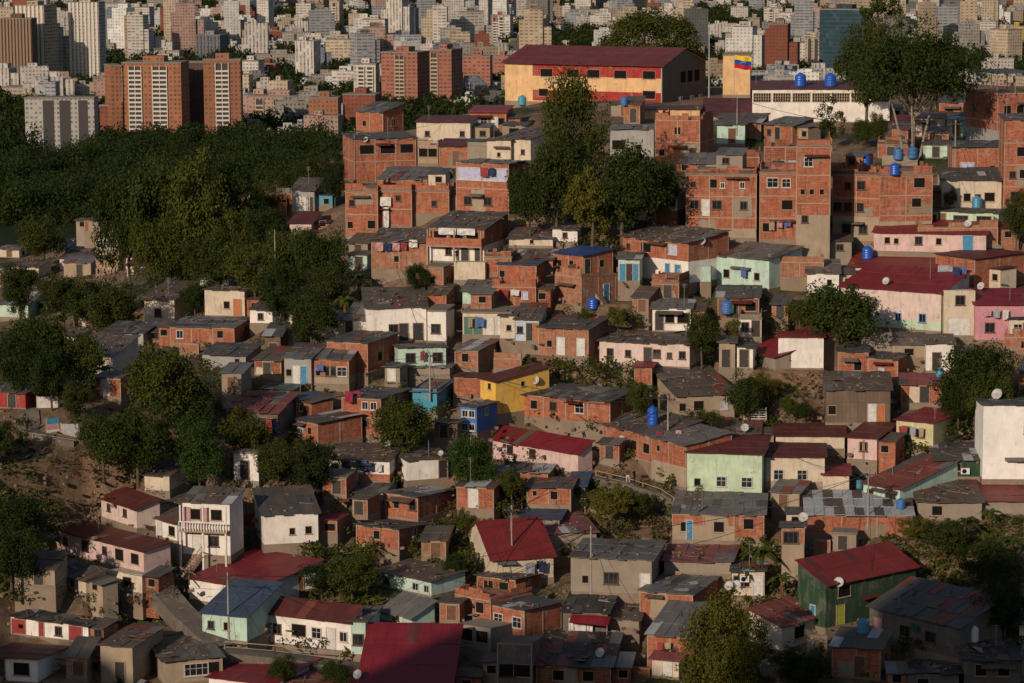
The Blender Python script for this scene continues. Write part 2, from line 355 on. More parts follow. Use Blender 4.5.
# ---------------------------------------------------------------- houses
ORG = {'A': (0, 0), 'B': (250, 0), 'C': (500, 0), 'D': (764, 0), 'E': (0, 165), 'F': (250, 165), 'G': (500, 165), 'H': (764, 165),
       'I': (0, 335), 'J': (250, 335), 'K': (500, 335), 'L': (764, 335), 'M': (0, 508), 'N': (250, 508), 'O': (500, 508), 'P': (764, 508)}
ZF = 3.904
def tx(t, x): return ORG[t][0] + x / ZF
def ty(t, y): return ORG[t][1] + y / ZF
HS = []; TRIM = {}
def solve_house(t, x0, x1, x2, yr, yt, yb, wall, roof, label, d=6.5, s=None, yaw=None, rt='m', D=None, **kw):
    X0, X1 = tx(t, x0), tx(t, x1); X2 = None if x2 is None else tx(t, x2)
    YR, YT, YB = ty(t, yr), ty(t, yt), ty(t, yb)
    left = X2 is not None and X2 < X0
    XN = X0 if left else X1
    if D is None: P, D = cast(XN, YB)
    else: P = at_dist(XN, YB, D)
    px, py, dep = proj(P); ppm = F / dep
    down = math.atan2(CAMZ - P.z, D); tb = (XN - 512) / F
    if yaw is not None: ya = math.radians(yaw)
    elif s is not None: ya = math.atan((s / ZF) / math.sin(down) / (X1 - X0))
    elif X2 is not None:
        v = max(-.97, min(.97, (X2 - XN) / (d * ppm) + tb)); ya = math.asin(v)
    else: ya = math.radians(9.0 - 6.0 * (XN - 512) / 512)
    if s is not None or yaw is not None:
        k = math.sin(ya) - math.cos(ya) * tb
        if X2 is not None and abs(k) > .08: d = max(2.2, min(kw.get('dmax', 14), (X2 - XN) / ppm / k))
    w = (X1 - X0) / (ppm * (math.cos(ya) + math.sin(ya) * tb))
    u = Vector((math.cos(ya), -math.sin(ya), 0)); v = Vector((math.sin(ya), math.cos(ya), 0))
    A = P if left else P - u * w
    hf = at_dist(px, YT, D).z - P.z
    Q = P + v * d; xq, _, _ = proj(Q); Dq = math.hypot(Q.x, Q.y)
    if rt == 'g':
        Q2 = P + v * d * .5; D2 = math.hypot(Q2.x, Q2.y); hr = at_dist(proj(Q2)[0], YR, D2).z - P.z; hb = hf
        hr = min(max(hr, hf + .3), hf + .45 * d)
    else:
        hb = at_dist(xq, YR, Dq).z - P.z; hr = None
        hb = max(hf - .25 * d, min(hb, hf + .42 * d))
        if rt == 'f': hb = hf
    h = dict(P=A, w=w, d=d, hf=hf, hb=hb, hr=hr, yaw=ya, u=u, v=v, wall=wall, roof=roof, label=label, rt=rt, left=left, D=D, ppm=ppm, seed=len(HS), tile=t, **kw)
    HS.append(h); return h
H = solve_house
def hpt(h, x, y, z): return h['P'] + h['u'] * x + h['v'] * y + Vector((0, 0, z))
def top(h, y):
    if h['hr'] is not None: return h['hf'] + (h['hr'] - h['hf']) * (1 - abs(y / h['d'] * 2 - 1))
    return h['hf'] + (h['hb'] - h['hf']) * y / h['d']

def parse(o):
    out = []
    for tk in o.split():
        side = None
        if tk[0] in '<>': side = tk[0]; tk = tk[1:]
        st = 0; sz = 1.0
        if '*' in tk: tk, q = tk.split('*'); sz = float(q)
        if '@' in tk: tk, q = tk.split('@'); st = int(q)
        out.append((side, tk[0], float(tk[1:]) / 100, st, sz))
    return out
def build_house(h):
    r = random.Random(h['seed'] * 31 + 5)
    w, d, hf, hb, hr = h['w'], h['d'], h['hf'], h['hb'], h['hr']
    root = thing(h.get('name', 'house'), h['label'], h.get('cat', 'house'), h['P'], -h['yaw'], h.get('group', 'hillside houses'))
    low = h.get('low'); n = h.get('n') or max(1, round(hf / 2.75)); sh = hf / n
    split = h.get('split', sh) if low else None
    wm = M[h['wall']]; mats = [wm, M[low] if low else wm]
    # walls
    b = MB(); prof = [(0, hf), (d, hb)] if hr is None else [(0, hf), (d / 2, hr), (d, hb)]
    def strip(p0, p1, z0a, z1a, z1b, mi): b.quad((*p0, z0a), (*p1, z0a), (*p1, z1b), (*p0, z1a), mi)
    lv = [(0, split, 1), (split, None, 0)] if low else [(0, None, 0)]
    for z0, z1, mi in lv:
        b.quad((0, 0, z0), (w, 0, z0), (w, 0, z1 or hf), (0, 0, z1 or hf), mi)
        b.quad((w, d, z0), (0, d, z0), (0, d, z1 or hb), (w, d, z1 or hb), mi)
        for sx in (0, w):
            if z1: pts = [(sx, 0, z0), (sx, d, z0), (sx, d, z1), (sx, 0, z1)]
            else: pts = [(sx, 0, z0), (sx, d, z0)] + [(sx, y, z) for y, z in prof[::-1]]
            if sx == 0: pts = pts[::-1]
            b.face(pts, [(p[1], p[2]) for p in pts], mi)
    b.face([(0, y, z) for y, z in prof[:1]] + [(w, prof[0][0], prof[0][1])] + [(w, y, z) for y, z in prof[1:]] + [(0, y, z) for y, z in prof[::-1][:-1]], None, 0) if hr is None else None
    if low or not h.get('two'): wo = b.build('wall', mats, root)
    # foundation
    f = MB(); f.box(-.05, -.05, -h.get('fd', 2.6), w + .05, d + .05, -.02 + .10, skip='b'); f.build('foundation', M[h.get('found', 'found')], root)
    # concrete frame on brick
    if h['wall'].startswith('brick') or h.get('frame'):
        c = MB(); e = .03; z0 = split if (low and not low.startswith('brick')) else .08
        nc = max(1, round(w / r.uniform(2.6, 3.6))); cw = .075
        for i in range(nc + 1):
            x = w * i / nc; a, q = max(-e, x - cw), min(w + e, x + cw)
            c.box(a, -e, z0, q, -.001, hf - .002, skip='kb')
        for sx, sk in ((w, 'lb'), (0, 'rb')):
            nd = max(1, round(d / 3.2))
            for i in range(nd + 1):
                y = d * i / nd; ya, yb2 = max(.0, y - cw), min(d, y + cw); a, q = (sx + .001, sx + e) if sx else (-e, -.001)
                if yb2 - ya > .02: c.box(a, ya, z0, q, yb2, top(h, max(0, min(d, y))) - .12, skip=sk)
        for i in range(1, n + 1):
            zz = hf * i / n; 
            if zz - .2 < z0: continue
            c.box(-e - .008, -e - .008, zz - .15, w + e + .008, -e - .0005, zz - (.0 if i < n else .012), skip='k')
            if i < n:
                c.box(w + e + .0005, 0, zz - .2, w + e + .012, d, zz, skip='lk'); c.box(-e - .012, 0, zz - .2, -e - .0005, d, zz, skip='rk')
        c.build('concrete_frame', M['frame'], root)
    # roof
    rk = h['roof']
    if rk:
        ro = MB(); of, os, ob = h.get('of', .38), h.get('os', .28), .2
        if rk == 'slab':
            ro.box(-.12, -.15, hf, w + .12, d + .1, hf + .16)
            if r.random() < .35:
                for (a0, b0, a1, b1) in ((0, 0, w, .12), (0, .12, .12, d), (w - .12, .12, w, d)):
                    ro.box(a0, b0, hf + .161, a1, b1, hf + .161 + r.uniform(.3, .6))
        else:
            wob = .035 if rk in ('r_school', 'r_red', 'r_maroon', 'r_scarlet', 'r_blue', 'r_slate') else .13
            altp = 0 if rk == 'r_school' else (.03 if h['d'] < 8 else .015) if wob < .05 else .26; alts = [r.choice(('r_brown', 'r_maroon')) if wob < .05 else r.choice(('r_rust', 'r_brown', 'r_grey', 'r_dgrey', 'r_rust')), r.choice(('r_grey', 'r_white', 'r_dgrey', 'r_rust') if wob > .05 else ('r_maroon', 'r_rust'))]; rmat = [M[rk], M[alts[0]], M[alts[1]]]
            def slope(ya, za, yb_, zb, ea, eb):
                dy = yb_ - ya; L = abs(dy); sl = (zb - za) / dy; sg = 1 if dy > 0 else -1
                y0, y1 = ya - sg * ea, yb_ + sg * eb; z0, z1 = za - sg * ea * sl, zb + sg * eb * sl
                ns = max(2, int((w + 2 * os) / .95)); rows = 1 if abs(y1 - y0) < 3.0 else (2 if abs(y1 - y0) < 6.5 else 3)
                for j in range(rows):
                    for i in range(ns):
                        xa = -os + (w + 2 * os) * i / ns; xb = -os + (w + 2 * os) * (i + 1) / ns + .02
                        ta, tb_ = j / rows, (j + 1) / rows + (.04 if j < rows - 1 else 0)
                        ja = r.uniform(-1, 1) * wob * (1.6 if j == 0 else .4); 
                        pa, pb = y0 + (y1 - y0) * ta + ja, y0 + (y1 - y0) * tb_
                        qa = z0 + (z1 - z0) * ta + .035 + (rows - 1 - j) * -.0 + r.uniform(0, wob) * .5 + j * .03; qb = z0 + (z1 - z0) * tb_ + .035 + r.uniform(0, wob) * .5 + j * .03
                        tilt = r.uniform(-wob, wob) * .5
                        p = [(xa, pa, qa), (xb, pa, qa + tilt), (xb, pb, qb + tilt), (xa, pb, qb)]
                        if sg < 0: p = [p[1], p[0], p[3], p[2]]
                        th = Vector((0, 0, .06)); up = [Vector(q) + th for q in p]; lo = [Vector(q) for q in p]
                        L0 = abs(pb - pa); am = r.random(); mi_ = 0 if am > altp else (1 if am < altp * .6 else 2)
                        ro.face(up, [(xa, ta * (abs(y1 - y0))), (xb, ta * abs(y1 - y0)), (xb, ta * abs(y1 - y0) + L0), (xa, ta * abs(y1 - y0) + L0)], mi_)
                        ro.face(lo[::-1], None)
                        for q in range(4): ro.quad(lo[q], lo[(q + 1) % 4], up[(q + 1) % 4], up[q])
            if hr is None: slope(0, hf, d, hb, of, ob)
            else: slope(0, hf, d / 2, hr, of, .02); slope(d, hf, d / 2, hr, of, .02)
        roo = ro.build('roof', M[rk] if rk == 'slab' else rmat, root)
        if rk != 'slab' and h.get('edge'):
            e = MB(); e.box(-os - .03, -of - .06, hf - .16 - of * (0), w + os + .03, -of - .001, hf + .06); e.build('fascia', M[h['edge']], root)
        if rk in ('r_rust', 'r_grey', 'r_dgrey', 'r_black', 'r_patch', 'r_brown') : RUB.append((root, h))
    # uneven parapet of blocks and column stubs on unfinished tops
    if (rk == 'slab' or (rk is None and not h.get('low'))) and w > 2.5 and h['wall'][:5] in ('brick', 'frame'):
        pb = MB(); st = MB(); zt = hf + (.165 if rk == 'slab' else .002)
        for (ax, ay, bx, by) in ((0, 0, w, 0), (w - .14, .15, w - .14, d), (0, .15, 0, d)):
            L = math.hypot(bx - ax, by - ay); q = 0.0
            while q < L - .1:
                s_ = min(L - q, r.choice((.45, .9, 1.35, 1.8))); hh = r.choice((0, .3, .6, .6, .9, .9))
                if hh: 
                    if by == ay: pb.box(ax + q, ay, zt, ax + q + s_ - .003, ay + .14, zt + hh)
                    else: pb.box(ax, ay + q, zt, ax + .14, ay + q + s_ - .003, zt + hh)
                q += s_
        if pb.v: pb.build('parapet', wm, root)
        for x in (.18, w * .5, w - .3):
            for y in (.3, d - .3):
                if r.random() < .5: 
                    for k in range(3): st.bar((x + k * .05, y + (k % 2) * .06, zt - .05), (x + k * .05 + r.uniform(-.1, .1), y, zt + r.uniform(.5, 1.1)), .014, 4)
        if st.v: st.build('rebar', M['d_brown'], root)
    # cement-rendered bays on brick fronts
    if h['wall'].startswith('brick') and w > 3:
        for i in range(n):
            if r.random() < .33:
                q = r.uniform(0, w - 2); e_ = min(w, q + r.uniform(1.2, 3.2)); z0_ = max(hf * i / n + .05, split if low else 0); z1_ = hf * (i + 1) / n - .18
                if z1_ - z0_ > .8:
                    k_ = MB(); m0 = z0_ + (z1_ - z0_) * r.choice((0, 0, .45)); m1 = m0 + (z1_ - m0) * r.choice((1, 1, .6)); k_.face([(q, -.003, m0), (q + (e_ - q) * .4, -.003, m0 + r.uniform(-.1, .15)), (e_, -.003, m0 + r.uniform(0, .2)), (e_ + r.uniform(-.3, 0), -.003, m1), (q + (e_ - q) * .5, -.003, m1 - r.uniform(0, .25)), (q + r.uniform(0, .2), -.003, m1)]); k_.build('render_patch', M[r.choice(('found', 'conc', 'tan', 'cream', 'conc'))], root)
    # rooms on the flat roofs and lean-tos at the sides
    def room(name, x0_, y0_, z0_, ww_, dd_, hh_, below):
        wl = r.choice(('brick', 'brick', 'brick2', 'brick3', 'conc', 'cream', 'tan')); k_ = MB(); k_.box(x0_, y0_, z0_ - below, x0_ + ww_, y0_ + dd_, z0_ + hh_, skip='b'); ro_ = k_.build(name, M[wl], root)
        k_ = MB(); ns_ = max(2, int(ww_ / .9)); up_ = r.uniform(.1, .5)
        for i in range(ns_):
            xa, xb = x0_ - .2 + (ww_ + .4) * i / ns_, x0_ - .2 + (ww_ + .4) * (i + 1) / ns_; e1 = .35 + r.uniform(-.12, .12); zz = z0_ + hh_ + .02 + r.uniform(0, .04)
            p_ = [(xa, y0_ - e1, zz), (xb, y0_ - e1, zz), (xb, y0_ + dd_ + .2, zz + up_), (xa, y0_ + dd_ + .2, zz + up_)]
            k_.face([(a, b_, c + .05) for a, b_, c in p_], [(xa, 0), (xb, 0), (xb, dd_), (xa, dd_)], r.choice((0, 0, 1))); k_.face(p_[::-1])
            for q in range(4): A_, B_ = p_[q], p_[(q + 1) % 4]; k_.quad(A_, B_, (B_[0], B_[1], B_[2] + .05), (A_[0], A_[1], A_[2] + .05))
        k_.build('roof', [M[r.choice(('r_rust', 'r_grey', 'r_dgrey', 'r_rust', 'r_maroon'))], M['r_rust']], ro_)
        a, b_ = win_mesh(r.choice('vvn'), .9, .8); q = link('window', a, ro_, (x0_ + ww_ * r.uniform(.35, .65), y0_ - .004, z0_ + hh_ * .42)); link('pane', b_, q)
    if rk == 'slab' and w > 4.5 and d > 4 and r.random() < .75 and h.get('rooms', 1):
        ww_ = r.uniform(.35, .6) * w; room('roof_room', r.uniform(.2, w - ww_ - .3), d * .45, hf + .161, ww_, d * .5, r.uniform(1.5, 2.3), 0)
    if r.random() < .6 and h.get('lean', 1) and h.get('name', 'house') == 'house' and not h['left']:
        for sx in (1, -1):
            ww_ = r.uniform(1.4, 2.6); dd_ = min(d - .6, r.uniform(1.8, 3.6)); y0_ = r.uniform(.3, max(.31, d - dd_ - .2)); x0_ = w + .04 if sx > 0 else -ww_ - .04
            ok = True
            for fx in (.1, .5, .95):
                for fy in (0, .5, 1):
                    P_ = hpt(h, x0_ + ww_ * fx, y0_ + dd_ * fy - .1, 0)
                    for o_h in HS:
                        if o_h is h: continue
                        dx, dy = P_.x - o_h['P'].x, P_.y - o_h['P'].y
                        lx = dx * o_h['u'].x + dy * o_h['u'].y; ly = dx * o_h['v'].x + dy * o_h['v'].y
                        if -.2 < lx < o_h['w'] + .2 and -.3 < ly < o_h['d'] + .2: ok = False; break
                    if not ok: break
                if not ok: break
            if ok and w > 2.5: room('lean_to', x0_, y0_, 0, ww_, dd_, min(hf * .9, r.uniform(1.8, 2.4)), 2.4); break
    # a sheet awning over the front
    if h.get('awn', r.random() < .30) and not h.get('bal') and hf > 2.2 and w > 3.2 and h.get('name', 'house') in ('house', 'shack'):
        aw = min(w * .7, r.uniform(1.3, 3.4)); x = r.uniform(.1, w - aw - .1); z = min(hf - .25, 2.35 + (n - 1) * sh * (r.random() < .5)); dp = r.uniform(.6, 1.1); dz = r.uniform(.1, .3); m_ = M[r.choice(('r_rust', 'r_rust', 'r_grey', 'r_dgrey', 'r_maroon'))]
        a = MB(); k = max(1, int(aw / .8))
        for i in range(k):
            xa, xb = x + aw * i / k, x + aw * (i + 1) / k + .02; e1 = dp + r.uniform(-.1, .1); zo = r.uniform(0, .04)
            a.face([(xa, -e1, z - dz + zo), (xb, -e1, z - dz + zo), (xb, -.035, z + zo), (xa, -.035, z + zo)], [(xa, 0), (xb, 0), (xb, 1), (xa, 1)]); a.face([(xa, -.035, z + zo - .03), (xb, -.035, z + zo - .03), (xb, -e1, z - dz + zo - .03), (xa, -e1, z - dz + zo - .03)])
            a.quad((xa, -e1, z - dz + zo - .03), (xb, -e1, z - dz + zo - .03), (xb, -e1, z - dz + zo), (xa, -e1, z - dz + zo))
        a.build('awning', m_, root)
    # balcony
    if h.get('bal'):
        lvl, bm, kind = h['bal']; z = sh * lvl; dep = 1.1
        bl = MB(); bl.box(-.02, -dep, z - .14, w + .02, -.04, z); bo = bl.build('balcony', M['frame'], root)
        rl = MB()
        if kind == 'wall': rl.box(0, -dep, z + .001, w, -dep + .12, z + .95); rl.box(0, -dep + .121, z + .001, .12, -.05, z + .95); rl.box(w - .12, -dep + .121, z + .001, w, -.05, z + .95)
        else:
            k = int(w / .28)
            for i in range(k + 1): rl.box(w * i / k - .045, -dep + .02, z + .001, w * i / k + .045, -dep + .08, z + .85)
            rl.box(-.03, -dep, z + .851, w + .03, -dep + .1, z + .96)
        rl.build('railing', M[bm], bo)
        po = MB()
        for x in (.1, w / 2, w - .1): po.box(x - .09, -dep + .02, -1.5, x + .09, -dep + .2, z - .141); po.box(x - .07, -dep + .13, z + .961, x + .07, -dep + .27, top(h, 0) - .1)
        po.build('post', M[h.get('post', 'frame')], bo)
    if r.random() < .28 and hf > 2 and w > 3:
        an = MB(); x = r.uniform(.3, w - .3); y = r.uniform(.3, d * .6); z = top(h, y); t_ = r.uniform(1.6, 3.0); an.bar((x, y, z - .2), (x, y, z + t_), .022, 5)
        for k in range(r.choice((0, 3, 4))): an.bar((x - .35 + k * .05, y, z + t_ - .1 - k * .16), (x + .35 - k * .05, y + .05, z + t_ - .1 - k * .16), .012, 3)
        an.build('aerial', M['pole'], root)
    # openings
    o = h.get('o'); fw = min(1.25, max(.8, w / 4.5))
    if o is None:
        o = ''
        for st in range(n):
            k = max(1, int(w / 2.6)); dr = r.randrange(k) if st == 0 else -1
            for i in range(k):
                if i == dr: kd = r.choice('ddddDBB')
                elif r.random() < .82: kd = r.choice('vvvvnnnw' if h['wall'].startswith('brick') else 'nnwwv')
                else: continue
                o += ' %s%d@%d*%.1f' % (kd, (i + .5 + r.uniform(-.12, .12)) / k * 100, st, r.uniform(.85, 1.15))
        if d > 3.5 and abs(h['yaw']) > .25 and r.random() < .75: o += ' %s%s%d@%d' % ('<' if h['left'] else '>', r.choice('vnw'), r.randint(30, 70), n - 1)
    for side, kd, fx, st, sz in parse(o):
        z0 = min(st, n - 1) * sh
        if kd in 'wnvuc':
            ww, hh = 1.05 * sz, min(1.1 * (sz if sz < 1 else 1 + (sz - 1) * .2), sh * .55); zz = z0 + max(.3, min(sh - hh - .35, .95))
        else: ww, hh = (.95 * sz, min(2.05, sh - .25)); zz = z0 + .09
        if kd == 'g': ww = 2.4 * sz
        if side is None: put_opening(root, kd, min(max(fx * w, ww / 2 + .15), w - ww / 2 - .15) if w > ww + .4 else w / 2, zz, ww, hh)
        else:
            L = d; xx = min(max(fx * L, ww / 2 + .2), L - ww / 2 - .2)
            put_opening(root, kd, xx, zz, ww, hh, 'l' if side == '<' else 'r', d, w)
    h['root'] = root
    return root
RUB = []
# ---------------------------------------------------------------- the houses: tile, front x0 x1, side end x2, roof rear y, eave y, foot y, wall, roof, label
# crest
H('B', 415, 520, 600, 405, 440, 520, 'brick', 'r_dgrey', "small brick house with tilted dark sheet roof at the crest's left end", o='v30*.8 >v50', d=5)
H('B', 410, 650, 365, 525, 545, 715, 'brick', 'r_dgrey', "two storey brick house with open roofed terrace above a brick parapet", o='v20@1*2 v55@1*2.2 v85@1*1.8 n58@0 v80@0*.8', d=8, bal=None)
H('B', 650, 860, None, 455, 478, 560, 'cream', 'r_maroon', "cream crest house under a low maroon roof beside brick terrace house", o='n20*.7 n85*.7', d=6)
H('B', 655, 735, None, 562, 566, 640, 'frame', None, "open cement porch on pillars below the cream crest house", o='v25*1.3 v75*1.3', d=3)
H('B', 860, 1000, None, 415, 435, 515, 'brick', 'r_red', "brick crest house with crimson roof and two white windows", o='w15 w38 D68 v85', d=6, edge='r_red')
H('B', 740, 850, None, 545, 572, 650, 'brick', 'r_maroon', "low brick house with maroon sheet roof left of grey cement cubes", d=5)
H('B', 850, 925, None, 545, 552, 640, 'conc', 'r_slate', "grey cement cube with flat bluish roof near the crest", o='', d=4)
H('B', 925, 1018, None, 540, 548, 640, 'cream', 'r_rust', "cream cement cube with one tiny window near the crest", o='v50*.5', d=4)
H('C', 0, 120, 225, 508, 545, 632, 'cream', 'r_rust', "weathered cream block house with flat rusty roof left of tall crest tree", o='n75*.6 >v50*.6', d=7)
H('C', 10, 100, None, 480, 490, 530, 'conc', 'r_dgrey', "small grey shed with dark roof behind the weathered cream block house", o='v50*1.4', d=4)
H('C', 430, 600, None, 490, 506, 612, 'grey', 'r_grey', "pale grey plastered house with open loggia below the red school", o='v20*1.8 v66*.6', low=None, d=6)
H('C', 605, 780, 832, 455, 470, 640, 'brick', None, "unfinished roofless two storey brick house below the red school", o='v15@0*.8 v50@1*.9 d85@0', d=7)
H('C', 560, 780, None, 415, 428, 468, 'ochre', 'r_maroon', "long low ochre wall building with maroon roof beside the red school", o='', d=5)
H('C', 790, 1010, None, 388, 452, 470, 'conc', 'r_maroon', "wide maroon roofed shed in front of the school's shaded gable", o='', d=10)
H('C', 870, 976, None, 200, 216, 372, 'ochre', 'slab', "ochre gable building behind the flag at the crest", o='', d=8, D=480)
H('C', 860, 1012, None, 600, 612, 690, 'brick2', None, "brick parapet terrace with cement block railing under flag building", o='v30*.8', d=5)
H('C', 740, 860, None, 602, 640, 690, 'tan', 'r_grey', "low tan house with grey sheet roof in front of grey retaining wall", d=5)
H('D', -48, 490, None, 318, 348, 478, 'white', 'r_maroon', "long white hall with lattice vents and flat maroon roof", o='', d=9, D=432)
H('D', 0, 110, 190, 465, 492, 560, 'brick', 'r_grey', "small brick house with dark doorway in front of the white hall", o='n18*.7 d48', d=4.5)
H('D', 0, 250, None, 560, 572, 690, 'brick2', None, "brick house with cream pillared roof terrace and many brick parapets", o='n20@1 c45@1 c75@1 v25@0 v70@0', d=5)
H('D', 910, 1035, 780, 350, 365, 582, 'brick', None, "tall brick house with dark canopy over its roof terrace", low='grey', o='v30@1 <n30@1 <n70@1 v70@1', d=9, n=2, split=2.4)
H('D', 735, 930, None, 553, 575, 700, 'brick', 'r_dgrey', "brick house with cement panel and small roof below canopied house", o='v80@0*.7 c30@1*1.6', d=6)
H('D', 935, 1045, None, 448, 470, 812, 'brick', 'r_dgrey', "narrow three storey brick house with white top storey panel at right edge", o='v65@2*1.4 n30@1*.8 v70@1 n40@0', d=6)
# row 1, left
H('E', -40, 110, 182, 500, 546, 597, 'mint', 'r_rust', "low mint house with rusty roof at the picture's left edge", o='n62*.6 d85*.7', d=7)
H('E', 45, 152, None, 372, 400, 440, 'cream', 'r_rust', "tumbledown whitewashed shack with rust roof above the mint house", o='v30 v75*1.3', d=5)
H('E', -10, 75, None, 318, 332, 362, 'cream', 'r_grey', "small cream shack with grey roof among trees at left edge", d=4)
H('E', 85, 130, None, 300, 306, 345, 'brick2', 'r_rust', "tiny dark brick hut between the left edge shacks", o='v50*.6', d=3)
H('E', -40, 50, None, 410, 425, 470, 'brick2', 'r_rust', "dark brick shack under rust roof just above the mint house", d=4)
H('E', 375, 465, 512, 270, 284, 412, 'frame', 'r_grey', "tall house with glazed upper veranda standing among the left trees", o='w25@1*1.6 w72@1*1.6 n25@0*.6 n75@0*.6 >v60@0', d=5.5, n=2, frame=1)
H('E', 330, 440, None, 205, 218, 262, 'brick2', 'r_dgrey', "brick hut with dark flat roof above the glazed veranda house", o='v55*.6', d=5)
H('E', 285, 335, 372, 285, 292, 335, 'cream', 'r_rust', "small cream hut left of the glazed veranda house", o='v50*.6', d=4)
H('E', 945, 1120, None, 140, 146, 196, 'brick', None, "orange brick wall house with satellite dish right of the forest", o='', d=4)
H('E', 565, 682, None, 458, 528, 622, 'cream', 'r_rust', "cream gabled house with brown window and patched dark roof", o='n45*.9', d=9)
H('E', 800, 956, None, 478, 492, 592, 'cream', 'r_rust', "cream house with orange door between left trees", o='v55*.8 o82', d=5)
H('E', 780, 895, None, 425, 448, 488, 'grey', 'r_grey', "small grey roofed house right above the cream orange door house", o='v40*.6', d=4)
H('E', 665, 915, 978, 600, 636, 700, 'brick', 'r_grey', "long low brick house with grey roof at left hillside", o='w15*.9 v78*.8', d=8)
# row 1, centre left
H('F', 165, 252, None, 55, 98, 186, 'grey', 'r_rust', "grey house with large dark doorway beside mint hut", o='g50*.7 d80', d=5)
H('F', 255, 322, None, 110, 120, 162, 'turq', 'r_dgrey', "tiny turquoise hut with one dark window near forest edge", o='v65*.8', d=3.5)
H('F', 105, 165, None, 95, 110, 185, 'brick2', 'slab', "narrow dark brick house left of the grey dark doorway house", o='v50*.7', d=4)
H('F', 155, 240, None, 186, 228, 255, 'pale_pink', 'r_maroon', "little pink walled house with low maroon roof at forest edge", o='', d=5)
H('F', 500, 692, None, 12, 58, 105, 'brick', 'r_grey', "brick house under broad sagging grey sheet roof below the crest", o='v30 v75*.7', d=9)
H('F', 375, 500, None, 92, 106, 278, 'brick', 'slab', "tall two storey brick house with cement frame left of hanging sheet", o='n20@1*.8 v12@0*.8 v80@0', d=7, n=2)
H('F', 500, 632, None, 88, 102, 240, 'brick', 'slab', "brick house with long white sheet hung from its upper wall", o='n60@1*.7', d=7, n=2)
H('F', 632, 777, None, 95, 104, 192, 'brick', 'slab', "brick house carrying a blue tarpaulin on its flat roof", o='n60*.7', d=6)
H('F', 805, 1011, 1093, -12, -4, 192, 'brick', 'r_grey', "brick house with lilac curtained top balcony", o='c25@1*3.2 c75@1*3.2 n22@0 n60@0', d=6, n=2)
H('F', 700, 915, 1010, 190, 250, 382, 'brick', 'r_rust', "brick house with washing line on upper balcony and white lower storey", low='white', o='v20@1*1.6 v50@1*1.6 v78@1*1.6 n35@0*.8 d65@0*.9 d90@0', d=9, bal=(1, 'brick', 'wall'), n=2)
H('F', 475, 692, None, 255, 302, 412, 'brick3', 'r_rust', "brick house with colourful blankets airing under rust roof", o='v45@0*.7', d=6)
H('F', 685, 755, 797, 395, 402, 496, 'brick3', 'slab', "small square brick tower with weeds growing on its roof", o='v40*.7 >v40*.6', d=3.6)
H('F', 797, 918, None, 375, 380, 452, 'cream', None, "cream rendered retaining block under the washing line house", o='', d=4)
H('F', 830, 962, None, 440, 494, 546, 'mint', 'r_grey', "mint walled house under broad grey roof in the middle terraces", o='n36*.6', d=7)
H('F', 690, 766, None, 470, 506, 578, 'brick', 'r_rust', "brick hut left of the mint walled house", o='', d=5)
H('F', 830, 1018, None, 570, 580, 668, 'cream', 'slab', "cream house with white arched doorways below mint walled house", o='G12 G32 D56 D80', d=5)
H('F', 693, 766, None, 562, 572, 690, 'white', 'slab', "narrow white house with one dark window left of arched doorways", o='n45', d=5)
H('F', 455, 690, 445, 485, 560, 692, 'white', 'r_rust', "white house with tall dark doors under rust roof", o='n45@0 d62*1.1 d86*1.2', d=8, n=1)
H('F', 370, 492, None, 540, 606, 658, 'white', 'r_grey', "small white house with plain grey gable roof left of tall dark doors", o='d12*.8', d=6)
H('F', 0, 166, None, 540, 570, 622, 'white', 'r_rust', "low white row house with rust roof among left trees", o='n25*.7 d62*.8 n85*.7', d=5)
H('F', 920, 1020, None, 355, 362, 432, 'brick', 'slab', "plain brick box left of the blue trimmed brick house", o='v75*.6', d=4)
# row 1, centre
H('G', 35, 206, None, 250, 289, 318, 'cream', 'r_rust', "low cream house with dark brown roof below the tall crest tree", o='v52*.5', d=6)
H('G', 205, 302, None, 235, 253, 302, 'white', 'r_rust', "bright white box house with small rust roof by the trees", o='n50*.6', d=4)
H('G', 0, 205, None, 318, 372, 395, 'brick3', 'r_rust', "low brick house with broad rust roof under dark brown roofed cream house", o='', d=6)
H('G', -10, 142, 206, 358, 392, 472, 'brick', 'r_slate', "brick house with blue trimmed slanting grey roof", o='v12*.7', d=8)
H('G', -30, 140, None, 462, 476, 556, 'brick', None, "lower brick house with two pale shuttered windows", o='c30*.8 c75*.8', d=4)
H('G', 210, 325, 442, 330, 356, 438, 'brick', 'r_blue', "brick house with bright blue roof above outdoor staircase", o='v20*.7 v60*.8 >d12 >v62*.8', yaw=48)
H('G', 215, 318, 522, 430, 438, 548, 'brick3', None, "brick and cement base storey below the blue roofed house", low=None, o='>b48*1.0 >v75*.6', yaw=46)
H('G', 465, 735, 890, 262, 306, 464, 'brick', 'r_rust', "brick over white house with blue doors and wide rust roof", low='white', o='n12@1*.6 v38@1*1.6 c78@1*1.3 b70@0*.7 b85@0*.9 w88@0*.6', d=7, n=2, split=2.6)
H('G', 462, 545, None, 345, 368, 456, 'mint', 'r_grey', "mint lean-to house with teal door left of brick over white house", o='b20*.7 d52*.8 b82*.6', d=4)
H('G', 782, 822, None, 392, 396, 458, 'mint', None, "narrow mint garden room beside the pale mint house", o='', d=3)
H('G', 835, 1050, 1176, 322, 372, 486, 'mint', 'r_grey', "pale mint house with broad grey brown roof", o='v22*.9 v78*.8 >v60', d=7)
H('G', 725, 1000, 1032, 26, 40, 288, 'brick', 'slab', "large two storey brick house with oval windows on cement base", low='tan', o='n10@2*.7 v38@2 w52@2*.6 w80@2*.7 n12@1 D28@1 n44@1*1.1 n82@1*.9', d=9, n=3, split=1.2)
